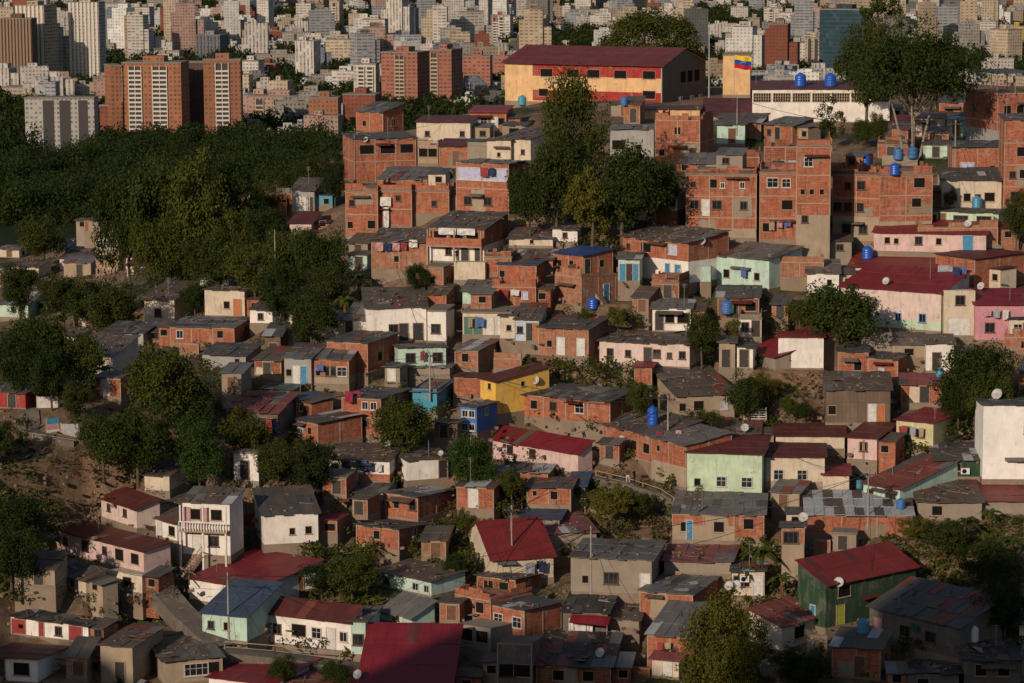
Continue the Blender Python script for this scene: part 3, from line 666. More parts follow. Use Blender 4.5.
H('G', 608, 692, 724, 98, 122, 236, 'white', 'r_grey', "white balconied annex at the left of the oval window house", low='brick', o='w28@1*1.3 w72@1*1.3', d=4, n=2)
H('G', 595, 745, None, 528, 562, 650, 'white', 'r_grey', "small white and brick house with grey roof half hidden by a tree", o='d18 v45 v80*1.3', d=5)
H('G', 850, 1010, None, 475, 520, 600, 'brick2', 'r_dgrey', "open brick carport house with dark roof and blue tank", o='v80*1.2 d35*1.5', d=5)
H('G', 935, 1020, None, 592, 602, 675, 'white', 'slab', "small white house with dark door below the dark roofed carport", o='n25*.9 d78', d=4)
H('G', 60, 152, None, 545, 606, 690, 'light_blue', 'r_rust', "light blue house with rust roof in the middle terraces", o='n15*.7 d60*.7 o92*.5', d=6)
H('G', 0, 58, None, 560, 590, 680, 'cream', 'r_rust', "narrow cream house left of the light blue house", o='v60*.6', d=5)
H('G', 150, 345, 422, 600, 642, 752, 'brick3', 'r_dgrey', "brick house with dark roof and white doors right of light blue house", o='v22*.7 D45 D85', d=6)
# row 1, right
H('H', -18, 125, None, -10, 32, 292, 'brick', 'slab', "three storey brick house with broad white upper window band", o='w35@2*1.3 w72@2 v75@1*1.3 v20@0', d=8, n=3)
H('H', 125, 256, None, -85, -72, 366, 'brick', 'slab', "tall narrow brick house on stained cement base beside curved brick block", low='tan', o='w35@3 v18@2*.6 v45@2*.6 v75@2*.6 n25@1*.8', d=9, n=4, split=5.2)
H('H', 265, 452, None, 28, 44, 302, 'brick', 'slab', "large brick block with six dark windows on cement base above crimson roofs", low='tan', o='n32@2*.8 n60@2 n10@1 n33@1 n57@1 n30@0 n65@0', d=8.5, n=3, split=3.0, yaw=24)
H('H', 450, 655, None, 24, 38, 270, 'brick', 'slab', "brick block with rooftop blue tanks right of the six windowed block", low='tan', o='v75@2*1.3 v70@1*1.1', d=7, n=3, split=1.6, yaw=-4)
H('H', 695, 926, None, 15, 60, 172, 'cream', 'r_dgrey', "cream house with dark roof behind the pale green house", o='v42*.9 v60*.8 v80*1.2', d=7)
H('H', 630, 915, 952, 178, 190, 254, 'pale_green', 'r_dgrey', "pale green house with large barred windows and flat dark roof", o='n10*.8 B22 n48*1.7 n80*1.7', d=6)
H('H', 600, 912, None, 238, 244, 312, 'brick3', None, "brick and cement terrace block below the pale green house", o='', d=4)
H('H', 425, 866, None, 218, 272, 346, 'pink', 'r_red', "long pink house with crimson roof below the curved brick block", o='v12*.7 v20*.6 n40*.9 v58*.7 b84*1.3', d=8, s=12)
H('H', 330, 664, None, 348, 404, 452, 'pale_pink', 'r_scarlet', "house with wide scarlet roof above another crimson roof", o='', d=8, s=10)
H('H', 290, 690, None, 418, 500, 652, 'pale_pink', 'r_red', "pale pink house with crimson roof, blue windows and green skirting", low='pale_green', split=1.1, o='u58*.8 u82*.9', d=8, s=35, n=1)
H('H', 168, 292, None, 375, 424, 502, 'white', 'r_grey', "white shed with patched pale grey roof left of crimson roofs", o='v70*.6', d=7)
H('H', 668, 822, 1000, 346, 368, 486, 'brick', 'r_maroon', "brick house with maroon roof and washing in its open balcony", o='v48*2.4', d=8, n=1)
H('H', 700, 822, None, 484, 490, 668, 'cream', None, "cream tall house with mint garage door left of hot pink house", o='n52@1 g50@0', d=5, n=2)
H('H', 822, 1045, None, 487, 546, 686, 'hot_pink', 'r_red', "hot pink house with crimson roof at the right edge", o='n26*1.0', d=7, n=1)
H('H', 955, 1045, None, 545, 602, 690, 'cream', 'r_black', "cream house with blackish roof below the hot pink house", o='w40 d85', d=6)
H('H', 45, 232, None, 372, 378, 440, 'brick3', None, "low brick yard wall house beside pale mint house", o='', d=3)
# row 2, left
H('I', 290, 442, None, 8, 84, 156, 'cream', 'r_rust', "cream stepped house with dark roof slope above brown hillside", o='d20*.8', d=8)
H('I', 250, 300, None, -20, 5, 50, 'white', 'r_rust', "small white ruin under collapsed rust sheets by left trees", o='', d=5)
H('I', 400, 560, None, -45, -5, 40, 'grey', 'r_dgrey', "long grey shack with crumpled dark sheets at left hillside", o='', d=6)
H('I', -30, 100, None, 186, 228, 288, 'red', 'r_rust', "shaded red shack with rust roof at left edge beside the footpath", o='d60', d=6)
H('I', 885, 1010, None, 228, 290, 382, 'pale_yellow', 'r_brown', "pale yellow walled house with red brown roof among left trees", o='n8*.6', d=8)
H('I', 565, 662, None, 500, 552, 612, 'cream', 'r_rust', "crumbling cream hut covered by rusty sheets under round tree", o='', d=6)
H('I', 790, 960, None, 40, 82, 130, 'grey', 'r_dgrey', "low grey roofed hut right below the long low brick house", o='v80*.6', d=6)
H('M', 395, 535, 626, -30, 6, 82, 'pale_pink', 'r_maroon', "pale pink house with maroon hipped roof above the big pink house", o='n22*.7 n68*.7', s=40)
# row 2, centre left
H('J', 302, 460, 582, -4, 33, 150, 'brick', 'r_dgrey', "brick house with dark roof and long shaded side wall beside mint house", o='v20*.8 v45*.8 >v40', d=8, low='brick2', split=.5)
H('J', 240, 386, None, 40, 96, 195, 'brick', 'r_grey', "lower brick house with white window and rubble base", o='v18*.6 n52*1.2 w82*1.1', d=6, low='tan', split=.8)
H('J', 135, 240, None, 40, 92, 195, 'grey', 'r_grey', "grey patchwork shack left of the lower white window brick house", o='v15*.7 D45*.8 b72*.7', d=6)
H('J', 580, 766, 564, 40, 52, 142, 'mint', 'r_dgrey', "bright mint house with two dark windows in the middle", o='n25*1.0 n82*1.0', d=5)
H('J', 360, 512, 636, 214, 250, 396, 'brick', 'r_dgrey', "brick house with dark grey roof and crimson blankets at side", o='w60@1*.8 w82@1*.8 n60@0*.7', d=9, n=2)
H('J', 112, 182, 322, 238, 256, 332, 'brick', 'r_slate', "brick hut with bluish flat roof above another brick hut", o='c45*.8 >w15*.8', yaw=50)
H('J', 185, 266, 440, 314, 348, 430, 'brick', 'r_dgrey', "brick hut with dark patched roof and creeper on its side", o='c18*.9 v60*.7', yaw=50)
H('J', 635, 730, 812, 170, 225, 300, 'light_blue', 'r_grey', "house with turquoise arch wall under bluish grey roof", o='', d=9, low='turq', split=2.5)
H('J', 620, 780, None, 95, 130, 165, 'conc', 'r_grey', "grey roofed shed behind the turquoise arch house", o='', d=6)
H('J', 800, 890, 1015, 0, 62, 132, 'brick3', 'r_grey', "brick and grey house with broad grey roof right of bright mint house", o='v45*.9', d=9)
H('J', 900, 960, 1171, 128, 182, 312, 'yellow', 'r_maroon', "bright yellow house with maroon roof", o='v60@1*.6 >v50@1*.5', yaw=54, n=2)
H('J', 795, 902, None, 150, 166, 246, 'brick', 'r_maroon', "brick house joined to the left of the yellow house", o='', d=6)
H('J', 820, 886, 966, 262, 282, 386, 'blue', 'r_rust', "deep blue little house with white window frames below yellow house", o='w32@1*.8 w78@1*.8 w30@0*.8 w78@0*.8 >w45@1*.8', d=5, n=2)
H('K', -70, 305, 348, 372, 462, 542, 'pink', 'r_red', "pink house with big crimson roof in the picture's middle", o='n28*.9 n52*.9', s=70, n=1)
H('J', 612, 776, 550, 445, 492, 572, 'white', 'r_rust', "white house with dark doorway and satellite dish near the middle", o='d88 <n35*.6 <n70*.7', d=5)
H('J', 310, 546, None, 432, 492, 574, 'white', 'r_rust', "white and brick house with blue washing under rust roof", o='n8*.8 d28*.9 D42*.6 v62*.6', d=6, low='brick', split=.8)
H('J', 400, 520, None, 560, 618, 650, 'grey', 'r_dgrey', "grey sheet roofed shed behind the double brick house", o='', d=7)
H('J', 527, 656, 806, 608, 632, 722, 'brick', 'r_dgrey', "upper brick house with dark roof left of green slope", o='v35*.7 n85*.9', d=7)
H('N', 415, 582, 786, 58, 84, 166, 'brick', 'r_dgrey', "double brick house with grilled white window and rough roof", o='v48*.8 >w30*.8', d=10)
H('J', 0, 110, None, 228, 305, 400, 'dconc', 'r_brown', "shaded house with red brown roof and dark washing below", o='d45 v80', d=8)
H('J', 45, 165, None, 190, 214, 240, 'conc', 'r_green', "hut with small grey green roof behind the bluish roofed brick hut", o='', d=5)
H('N', 55, 268, 20, -70, 28, 146, 'white', 'r_dgrey', "white long walled house with wide dark sheet roof", o='v52*.6 v82*.7', d=11, s=-10)
H('N', 270, 340, None, 26, 48, 102, 'brick', 'r_red', "tiny brick hut with crimson awning right of white long walled house", o='v60*1.1', d=4)
# row 2, centre
H('K', 80, 430, 525, 218, 262, 350, 'brick', 'r_dgrey', "long brick house with three windows and dark grey roof", o='v14*.9 n36*.9 w66*1.1', s=36)
H('K', 385, 740, None, -2, 38, 128, 'pale_pink', 'r_rust', "pale pink long house with dark rust roof and row of windows", o='n12*.8 n32*.7 d54*.9 n64*.9 n78*.6 n92*.8', d=6, s=18)
H('K', 690, 916, 590, 135, 240, 332, 'tan', 'r_rust', "ruinous tan house with debris strewn roof and white side wall", o='v10*.8 v38*1.1 c82*.8', d=9, s=-8)
H('K', 525, 592, None, 106, 128, 192, 'brick', 'r_red', "little brick hut with crimson lean-to roof left of debris roof", o='', d=5)
H('K', 350, 602, None, 340, 398, 505, 'brick', 'r_rust', "brick terrace row with dark window holes above the stepped path", o='n6*.5 D50*.7 v68*1.0 v88*1.1', d=6, s=75, low='tan', split=.2)
H('K', 590, 726, None, 385, 432, 600, 'brick', 'r_grey', "brick house with grey roof and cement base left of pale green house", o='v20@1*.6', d=6, s=40, low='tan', split=2.2)
H('K', 728, 1022, None, 400, 466, 632, 'pale_green', 'r_maroon', "pale green peeling house with maroon roof", o='v14*.7 w46*1.0 w80*1.1', d=6, s=12, low='red', split=.35, n=1)
H('K', 866, 1012, None, 330, 386, 432, 'brick2', 'r_rust', "brick hut with three openings behind the pale green peeling house", o='v20 v55 v85', d=5)
H('K', 80, 186, None, 508, 540, 582, 'brick', 'r_rust', "tiny brick shed with rust roof below the pink crimson roofed house", o='', d=5)
H('K', 105, 276, None, 563, 598, 666, 'brick', 'r_dgrey', "small brick shed with dark roof and one square window", o='v18*.5 v62*.8', d=4.5)
H('K', 270, 332, None, 540, 590, 625, 'dconc', 'r_slate', "dark metal shack right of the small brick shed", o='d50', d=4)
H('K', 960, 1075, None, 0, 88, 138, 'conc', 'r_red', "grey house with crimson roof below the dark roofed carport", o='', d=8, s=40)
# row 2, right
H('L', 55, 232, None, -10, 10, 132, 'white', 'r_red', "white wall house behind the big round tree", o='n20*.7', d=6)
H('L', 290, 406, None, 30, 68, 172, 'brick', 'r_dgrey', "orange brick house with sloping parapet right of the big round tree", o='v65*.9', d=6)
H('L', 405, 522, 556, 74, 96, 192, 'brick', 'r_dgrey', "orange brick cube with white blank window and black roof sheets", o='c45*.7', d=4)
H('L', 380, 498, None, 8, 14, 70, 'conc', 'slab', "bare cement terrace block above the orange brick cube", o='', d=4)
H('L', 632, 740, None, 0, 36, 142, 'white', 'r_rust', "white plaster hut with dark open door and hanging clothes", o='d38*1.0', d=5)
H('L', 500, 632, None, -5, 40, 90, 'tan', 'r_rust', "tan hut under rusty sheets left of white plaster hut", o='v50', d=5)
H('L', 240, 492, None, 150, 215, 346, 'board', 'r_rust', "wooden plank shack with rusty sheet roof", o='v10@0*.9 D72*.8 o86*.7', d=6, n=1)
H('L', 515, 660, 772, 300, 345, 442, 'pale_yellow', 'r_red', "pale yellow house with crimson roof beside tall slope trees", o='G28 v66*.9 >v50*.5', d=8)
H('L', 325, 440, 516, 350, 406, 492, 'pink', 'r_maroon', "small pink house with orange shutter and maroon roof", o='o55*.1 n55*.9', d=7)
H('L', 45, 314, None, 352, 396, 446, 'cream', 'r_maroon', "cream long house with dark maroon roof, the upper of two", o='', d=6)
H('L', 5, 236, None, 428, 478, 602, 'cream', 'r_maroon', "cream house with two white windows under maroon roof", o='w22*1.0 w62*1.0', d=6, low='tan', split=.8, n=1)
H('L', 230, 332, None, 507, 548, 606, 'cream', 'r_red', "tiny cream outhouse with crimson roof beside blue tarp", o='', d=5)
H('L', 385, 530, 768, 492, 604, 690, 'mint', 'r_brown', "house with large red brown roof and mint gable", o='n20*.8 d75*1.4', yaw=45, n=1, lean=0)
H('L', 668, 845, None, 425, 490, 556, 'green', 'r_dgrey', "dark green house with air conditioner and dark grey roof", o='v50*.7', d=8)
H('L', 600, 850, None, 565, 655, 722, 'conc', 'r_rust', "brown rusty roofed shed in front of dark green house", o='v30', d=10)
H('L', 852, 1045, None, 250, 276, 566, 'clean_white', 'r_dgrey', "tall stark white house at the right edge", o='w90@1*.8', d=8, n=2)
H('L', 840, 1040, None, 585, 650, 700, 'conc', 'r_scarlet', "low hut with scattered scarlet sheets at the right edge", o='', d=7)
# row 3, left
H('M', 222, 562, 668, 138, 170, 256, 'pink', 'r_maroon', "big pink house with maroon roof at lower left", o='n8*.7 n32*1.0 n55*.7 v72*1.3 v90*1.2', s=78, n=1)
H('M', 160, 336, 416, 245, 284, 336, 'cream', 'r_rust', "lean cream annex with rust roof below the big pink house", o='v70*.7', s=45)
H('M', 410, 556, None, 250, 262, 335, 'cream', None, "cream cement forecourt block in front of the big pink house", o='v60', d=4, s=20)
H('M', 40, 346, 418, 438, 462, 528, 'white', 'r_black', "white house with blackish roof and red door panel at lower left", o='r8*1.6 r40*.5 n62*.8 r84*1.5', s=36, n=1)
H('M', -60, 148, None, 545, 592, 684, 'white', 'r_maroon', "shaded house with maroon porch roof at bottom left corner", o='d30 v70*1.5', d=7)
H('M', 640, 872, 525, 465, 600, 690, 'tan', 'r_rust', "tan and brick house with big patched rust roof at bottom left", o='w55*2.2 v85', d=12, s=-18)
H('M', 395, 520, None, 470, 545, 690, 'tan', 'r_rust', "narrow tan house with crumpled rust roof at bottom left", o='d60', d=8)
H('M', 735, 1000, None, 208, 318, 402, 'white', 'r_red', "white house with crimson roof above slate blue roof", o='', d=10, s=45)
H('M', 790, 965, None, 298, 424, 524, 'mint', 'r_slate', "mint house with slate blue roof and utility pole in front", o='n20*.7 v55*.7', d=7, s=18, lean=0)
H('M', 715, 900, None, -70, -15, 190, 'white', 'r_rust', "white balcony house with pink pillars and stair at its side", o='p10@1*.6 v28@1*1.1 p46@1*.6 v72@1*1.1 D30@0 n65@0', d=4, bal=(1, 'w_rail', 'rail'), post='w_rail', n=2, s=10)
H('M', 525, 692, None, -18, 62, 132, 'white', 'r_rust', "white low house with rubbish covered rust roof left of white balcony house", o='n25*.8 D60*.7 v88', d=7, s=40)
H('M', 815, 1065, None, 592, 690, 770, 'white', 'r_red', "house whose crimson roof fills the bottom edge near pole", o='', d=9, s=30)
H('N', 42, 395, 432, 380, 446, 564, 'white', 'r_maroon', "long white house with maroon roof and row of windows at bottom", o='n18*.9 v42*1.5 w62*1.0 D78*.9 w92*.9', s=44, n=1)
H('N', 395, 452, None, 392, 445, 575, 'mint', 'r_rust', "narrow mint house between long white house and crimson hall", o='n50*1.0', d=6, n=1)
H('N', 20, 156, 256, 240, 270, 328, 'white', 'r_rust', "low white ruin with rubble roof and brick end wall", o='v45*1.2 v75*1.4 >B35', s=52)
H('N', 492, 708, 842, 248, 290, 346, 'mint', 'r_rust', "mint white house with dark brown roof and stained side wall", o='n18*.9 w72*.9 w92*.8', s=46, low='mint', fd=4)
H('N', 510, 632, 722, 368, 430, 466, 'mint', 'r_grey', "small mint extension with plain grey roof", o='n50*.9', s=32)
H('N', 425, 785, None, 462, 690, 780, 'red', 'r_red', "wide hall with large crimson roof at the bottom edge", o='', d=9, s=8)
H('N', 70, 275, None, 628, 700, 760, 'pink', 'r_brown', "house with pinkish brown roof at the bottom edge left of hall", o='', d=8, s=30)
H('N', 945, 1186, 832, 55, 200, 290, 'cream', 'r_scarlet', "cream and white house with large scarlet gabled roof", o='w78*.9 <n30*.7', d=9, rt='g', yaw=-16, lean=0)
H('N', 800, 940, None, 330, 362, 440, 'brick', None, "roofless brick ruin with broken walls left of white windowed brick house", o='v70', d=6, s=30)
H('N', 805, 940, None, 440, 470, 560, 'conc', None, "raw cement frame storey below the roofless brick ruin", o='v30*1.3 v75*1.3', d=6, s=20)
H('O', -45, 96, 242, 370, 402, 512, 'brick', 'r_dgrey', "brick house with two white windows and dark slab roof at bottom", o='w28*1.1 w80*1.1', d=8, s=30, n=1)
H('O', -90, 60, None, 262, 282, 350, 'brick2', 'r_rust', "low brick sheds in front of the scarlet gabled house", o='v30 v70', d=5, s=20)
# row 3, centre and right
H('O', 275, 592, None, 135, 205, 340, 'conc', 'r_grey', "bare cement house with blue tarp strips on its roof", o='v18*.7 n50*1.4 D92*.9', d=9, s=14, n=1)
H('O', 545, 752, 892, 250, 340, 442, 'brick', 'r_grey', "tall brick house with smooth grey roof and deep shaded side", o='', d=9, s=18, n=1)
H('O', 575, 753, None, 380, 506, 632, 'brick', 'r_grey', "brick house with pale streaked grey roof behind foreground tree", o='n52*1.1', d=9, s=14, n=1)
H('O', 672, 915, None, -55, 28, 132, 'brick', 'r_grey', "brick and cement long house with grey roof above striped roof", low='tan', o='v20*.9 b28*.6 v75*1.0', d=8, s=8, split=1.6, n=1)
H('O', 915, 1030, None, -50, 28, 120, 'brick', 'r_grey', "brick house end with dark window right of brick and cement long house", o='v48*1.0', d=7, n=1)
H('O', 640, 902, None, 128, 214, 262, 'conc', 'r_patch', "shed with multicoloured striped sheets on its roof", o='', d=9, s=10)
H('O', 175, 376, None, 20, 95, 135, 'conc', 'r_patch', "shed with faded pink patched roof right of scarlet gabled house", o='', d=8, s=-8)
H('O', 80, 232, None, -10, 45, 75, 'conc', 'r_slate', "shed with dark blue sheet roof behind the pink patched shed", o='', d=7)
H('O', 905, 1032, None, 215, 250, 346, 'cream', 'r_dgrey', "cream house with air conditioner and dish near banana plants", o='n15*1.0 v45*.6 D85', d=6)
H('O', 400, 542, None, 362, 440, 470, 'conc', 'r_rust', "low shed with sandy rust roof left of tall grey roofed brick house", o='', d=8)
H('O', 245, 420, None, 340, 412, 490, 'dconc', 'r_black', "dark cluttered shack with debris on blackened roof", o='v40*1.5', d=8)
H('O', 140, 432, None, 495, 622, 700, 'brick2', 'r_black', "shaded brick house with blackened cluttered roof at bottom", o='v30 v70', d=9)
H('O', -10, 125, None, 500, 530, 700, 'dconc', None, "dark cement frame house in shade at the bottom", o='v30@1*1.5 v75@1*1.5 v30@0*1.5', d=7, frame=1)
H('P', 165, 578, None, -58, 30, 108, 'brick', 'r_white', "long orange brick house with pale striped sheet roof", o='', d=8, n=1)
H('P', 68, 156, None, 58, 78, 272, 'brick', 'r_dgrey', "narrow brick over cement house left of scarlet roofed green house", low='tan', o='n40@1*1.4', d=6, split=3.4, n=2)
H('P', 240, 600, 130, 150, 300, 472, 'green', 'r_scarlet', "dark green house with large scarlet roof", o='v20@1*1.6 y16@0*1.1 <b45@0*.6', d=7.5, s=-70, n=2, fd=4)
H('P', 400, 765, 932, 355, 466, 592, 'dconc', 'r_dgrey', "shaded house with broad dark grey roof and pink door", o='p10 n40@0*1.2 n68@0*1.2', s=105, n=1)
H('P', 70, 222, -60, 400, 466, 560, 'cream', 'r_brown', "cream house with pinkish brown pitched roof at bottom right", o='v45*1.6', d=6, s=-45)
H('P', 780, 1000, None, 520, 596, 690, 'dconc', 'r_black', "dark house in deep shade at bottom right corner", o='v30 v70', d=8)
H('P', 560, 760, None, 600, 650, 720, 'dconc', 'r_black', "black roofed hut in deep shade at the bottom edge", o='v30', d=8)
SCH = H('C', 4, 632, 808, 190, 256, 412, 'ochre', 'r_school', "big red and ochre school hall with dull red gabled roof on the crest", yaw=27, dmax=18, D=468, rt='g', lean=0, name='school_hall', cat='hall', group=None, of=.7, os=.5, n=2,
        o='v27@1*2.1 v44@1*2.1 v57@1*2.1 v74@1*2.1 v92@1*2.1 v25@0*1.6 v92@0*2.1', awn=0)
# ---------------------------------------------------------------- ground: one sheet, cut level under every house
def axis(core0, core1, step, lo, hi, g=1.13):
    a = list(np.arange(core0, core1 + .01, step)); s = step
    while a[-1] < hi: s = min(s * g, 600); a.append(a[-1] + s)
    s = step
    while a[0] > lo: s = min(s * g, 600); a.insert(0, a[0] - s)
    return np.array(a)
gx = axis(-98, 98, .8, -9000, 9000); gy = axis(256, 480, .8, -900, 11000)
GX, GY = np.meshgrid(gx, gy)
GZ = np.concatenate([ground_z(GX[i:i + 20], GY[i:i + 20]) for i in range(0, len(gy), 20)])
RAW = GZ.copy()
def pads():
    Z = RAW.copy()
    for h in HS:
        P = h['P']; R_ = h['w'] + h['d'] + 5
        j0, j1 = np.searchsorted(gy, [P.y - R_, P.y + R_]); i0, i1 = np.searchsorted(gx, [P.x - R_, P.x + R_])
        dx = GX[j0:j1, i0:i1] - P.x; dy = GY[j0:j1, i0:i1] - P.y
        lx = dx * h['u'].x + dy * h['u'].y; ly = dx * h['v'].x + dy * h['v'].y
        out = np.maximum(np.maximum(-.7 - lx, lx - h['w'] - .7), np.maximum(-.9 - ly, ly - h['d'] - .4))
        Z[j0:j1, i0:i1] = np.where(out < 3.0, np.minimum(Z[j0:j1, i0:i1], P.z - .05 + np.maximum(out, 0) * 1.0), Z[j0:j1, i0:i1])
    j0, j1 = np.searchsorted(gy, [258, 478]); i0, i1 = np.searchsorted(gx, [-97, 97]); S_ = Z[j0:j1, i0:i1]
    def filt(A, f, k):                                       # narrow humps left between two cuts are dug away
        for ax in (0, 1):
            B = A.copy()
            for s_ in range(-k, k + 1): B = f(B, np.roll(A, s_, ax))
            A = B
        return A
    O_ = filt(filt(S_, np.minimum, 3), np.maximum, 3); O_[:4] = S_[:4]; O_[-4:] = S_[-4:]; O_[:, :4] = S_[:, :4]; O_[:, -4:] = S_[:, -4:]
    Z[j0:j1, i0:i1] = O_
    return Z
GZ = pads()
iy, ix = len(gy), len(gx)
V = np.stack([GX, GY, GZ], -1).reshape(-1, 3)
idx = np.arange(iy * ix).reshape(iy, ix)
Q = np.stack([idx[:-1, :-1], idx[:-1, 1:], idx[1:, 1:], idx[1:, :-1]], -1).reshape(-1, 4)
k = N('earth'); o_ = k.n('ShaderNodeTexCoord').outputs['Object']
a_ = k.mix(k.ramp(k.noise(o_, .12, 6), .35, .65), (.17, .095, .052), (.23, .155, .10))
a_ = k.mix(k.ramp(k.noise(o_, .9, 5), .4, .7), a_, (.11, .075, .05))
a_ = k.mix(k.ramp(k.noise(o_, .05, 7, .65), .50, .60), a_, (.035, .045, .015))
a_ = k.mix(k.ramp(k.noise(o_, 2.4, 4, .7), .58, .66), a_, (.26, .21, .165))
sp_ = k.n('ShaderNodeSeparateXYZ'); k.l(o_, sp_.inputs[0])
a_ = k.mix(k.ramp(sp_.outputs[2], 0.0, 1.0), a_, a_)
fa_ = k.n('ShaderNodeMapRange'); fa_.inputs[1].default_value = 620; fa_.inputs[2].default_value = 900; k.l(sp_.outputs[1], fa_.inputs[0])
v_ = k.mix(k.ramp(k.noise(o_, .006, 6, .6), .52, .62), (.016, .024, .009), (.05, .046, .038))
a_ = k.mix(fa_.outputs[0], a_, v_)
M['earth'] = k.done(a_, .95, .1, k.noise(o_, 1.6, 6), .6, .15)
g = link('ground', fast_mesh('ground', V, Q, M['earth'])); g['kind'] = 'structure'

for h in HS: build_house(h)
# the school's painted bands
def band(h, x0, x1, z0, z1, m, name):
    b = MB(); b.box(x0 * h['w'], -.010, z0 * h['hf'], x1 * h['w'], 0.0, z1 * h['hf'] - .05, skip='k'); b.build(name, M[m], h['root'])
band(SCH, .18, .999, .67, 1.0, 'school_red', 'upper_red_band'); band(SCH, .18, .999, .04, .32, 'school_red', 'lower_red_band')
bb = MB(); bb.box(SCH['w'] - .14, -.02, .05, SCH['w'] + .02, -.0105, SCH['hf'] - .05); bb.build('downpipe', M['metal'], SCH['root'])
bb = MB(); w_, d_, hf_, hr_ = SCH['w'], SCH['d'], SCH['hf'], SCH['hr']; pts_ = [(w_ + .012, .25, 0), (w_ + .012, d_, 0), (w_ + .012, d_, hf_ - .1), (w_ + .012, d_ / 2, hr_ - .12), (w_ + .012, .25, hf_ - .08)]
bb.face(pts_, [(p_[1], p_[2]) for p_ in pts_]); M['cladding'] = sheet('shade_toned_cladding', (.10, .085, .07), (.085, .072, .06), -.1); bb.build('gable_cladding', M['cladding'], SCH['root'])  # grey siding, toned dark so its colour also carries the gable's shade
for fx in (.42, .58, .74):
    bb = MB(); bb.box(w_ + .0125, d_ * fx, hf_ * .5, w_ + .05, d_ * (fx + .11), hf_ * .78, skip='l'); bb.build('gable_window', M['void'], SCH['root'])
bpy.context.view_layer.update()
DG = bpy.context.evaluated_depsgraph_get()
def hit(px, py):
    r = ray(px, py).normalized()
    ok, loc, nor, i, ob, _ = SC.ray_cast(DG, Vector((0, 0, CAMZ)), r)
    return loc, nor, ob
def inhouse(x, y, pad=.6):
    for h in HS:
        dx, dy = x - h['P'].x, y - h['P'].y
        lx = dx * h['u'].x + dy * h['u'].y; ly = dx * h['v'].x + dy * h['v'].y
        if -pad < lx < h['w'] + pad and -pad < ly < h['d'] + pad: return True
    return False

# ---------------------------------------------------------------- rubble weighing down the old roofs
rb = MB(); rr = random.Random(3); M['stone'] = plain('roof_stone', (.22, .16, .12), .95, .1, .6)
for root, h in RUB:
    dens = 1.5 if h['roof'] in ('r_rust', 'r_black', 'r_patch') else .55
    if h['hr'] is not None: continue
    T = Matrix.Translation(h['P']) @ Matrix.Rotation(-h['yaw'], 4, 'Z')
    for _ in range(int(dens * h['w'] * h['d'] * .4)):
        x, y = rr.uniform(.1, h['w'] - .2), rr.uniform(.1, h['d'] - .2); z = top(h, y) + .14
        R = Matrix.Translation((x, y, z)) @ Euler((rr.uniform(-.2, .2), rr.uniform(-.2, .2), rr.uniform(0, 3))).to_matrix().to_4x4()
        t = rr.random()
        if t < .6: s_ = rr.uniform(.07, .17); rb.box(-s_, -s_ * .7, 0, s_, s_ * .7, s_ * .9, 0, T @ R)
        elif t < .85: L = rr.uniform(.5, 1.5); rb.box(-L, -.06, 0, L, .06, .09, 1, T @ R)
        else: L = rr.uniform(.45, 1.1); rb.box(-L, -L * .45, .0, L, L * .45, .035, rr.choice((2, 3, 4, 4, 5, 6)), T @ R)
o = rb.build('roof_rubble', [M['stone'], M['board'], M['metal'], M['r_brown'], M['r_rust'], M['r_grey'], M['slab']]); o['kind'] = 'stuff'

# ---------------------------------------------------------------- foliage
def leafmat(name, c, tr=.25):
    k = N(name); ge = k.n('ShaderNodeNewGeometry'); oi = k.n('ShaderNodeObjectInfo')
    a = k.mix(ge.outputs['Random Per Island'], c4(c, .55), c4((c[0] * 1.25, c[1] * 1.2, c[2]), 1.25))
    nz = k.ramp(k.noise(k.n('ShaderNodeTexCoord').outputs['Object'], .045, 3), .35, .65); a = k.mix(nz, k.mix(.55, a, c4(c, .35)), k.mix(.35, a, c4((c[0] * 1.9, c[1] * 1.5, c[2] * 1.3))))
    a = k.mix(k.math('MULTIPLY', oi.outputs['Random'], .45), a, c4((c[0] * 1.1, c[1] * .85, c[2] * .8)))
    a = k.mix(1.0, a, k.mix(k.math('FRACT', k.math('MULTIPLY', oi.outputs['Random'], 7.31)), (.68, .70, .75, 1), (1.32, 1.2, 1.0, 1)), 'MULTIPLY')
    m = k.done(a, .75, .15)
    t = k.n('ShaderNodeBsdfTranslucent'); k.l(a, t.inputs['Color']); mx = k.n('ShaderNodeMixShader'); mx.inputs[0].default_value = tr
    k.l(k.b.outputs[0], mx.inputs[1]); k.l(t.outputs[0], mx.inputs[2]); k.l(mx.outputs[0], k.t.nodes['Material Output'].inputs[0]); return m
M['leaf_dark'] = leafmat('dark_leaf', (.032, .055, .011)); M['leaf_mid'] = leafmat('mid_leaf', (.050, .072, .014)); M['leaf_light'] = leafmat('light_leaf', (.085, .096, .018))
M['leaf_banana'] = leafmat('banana_leaf', (.060, .090, .018), .35); M['leaf_dry'] = leafmat('dry_leaf', (.11, .085, .035))
M['leaf_round'] = leafmat('bright_leaf', (.035, .078, .014))
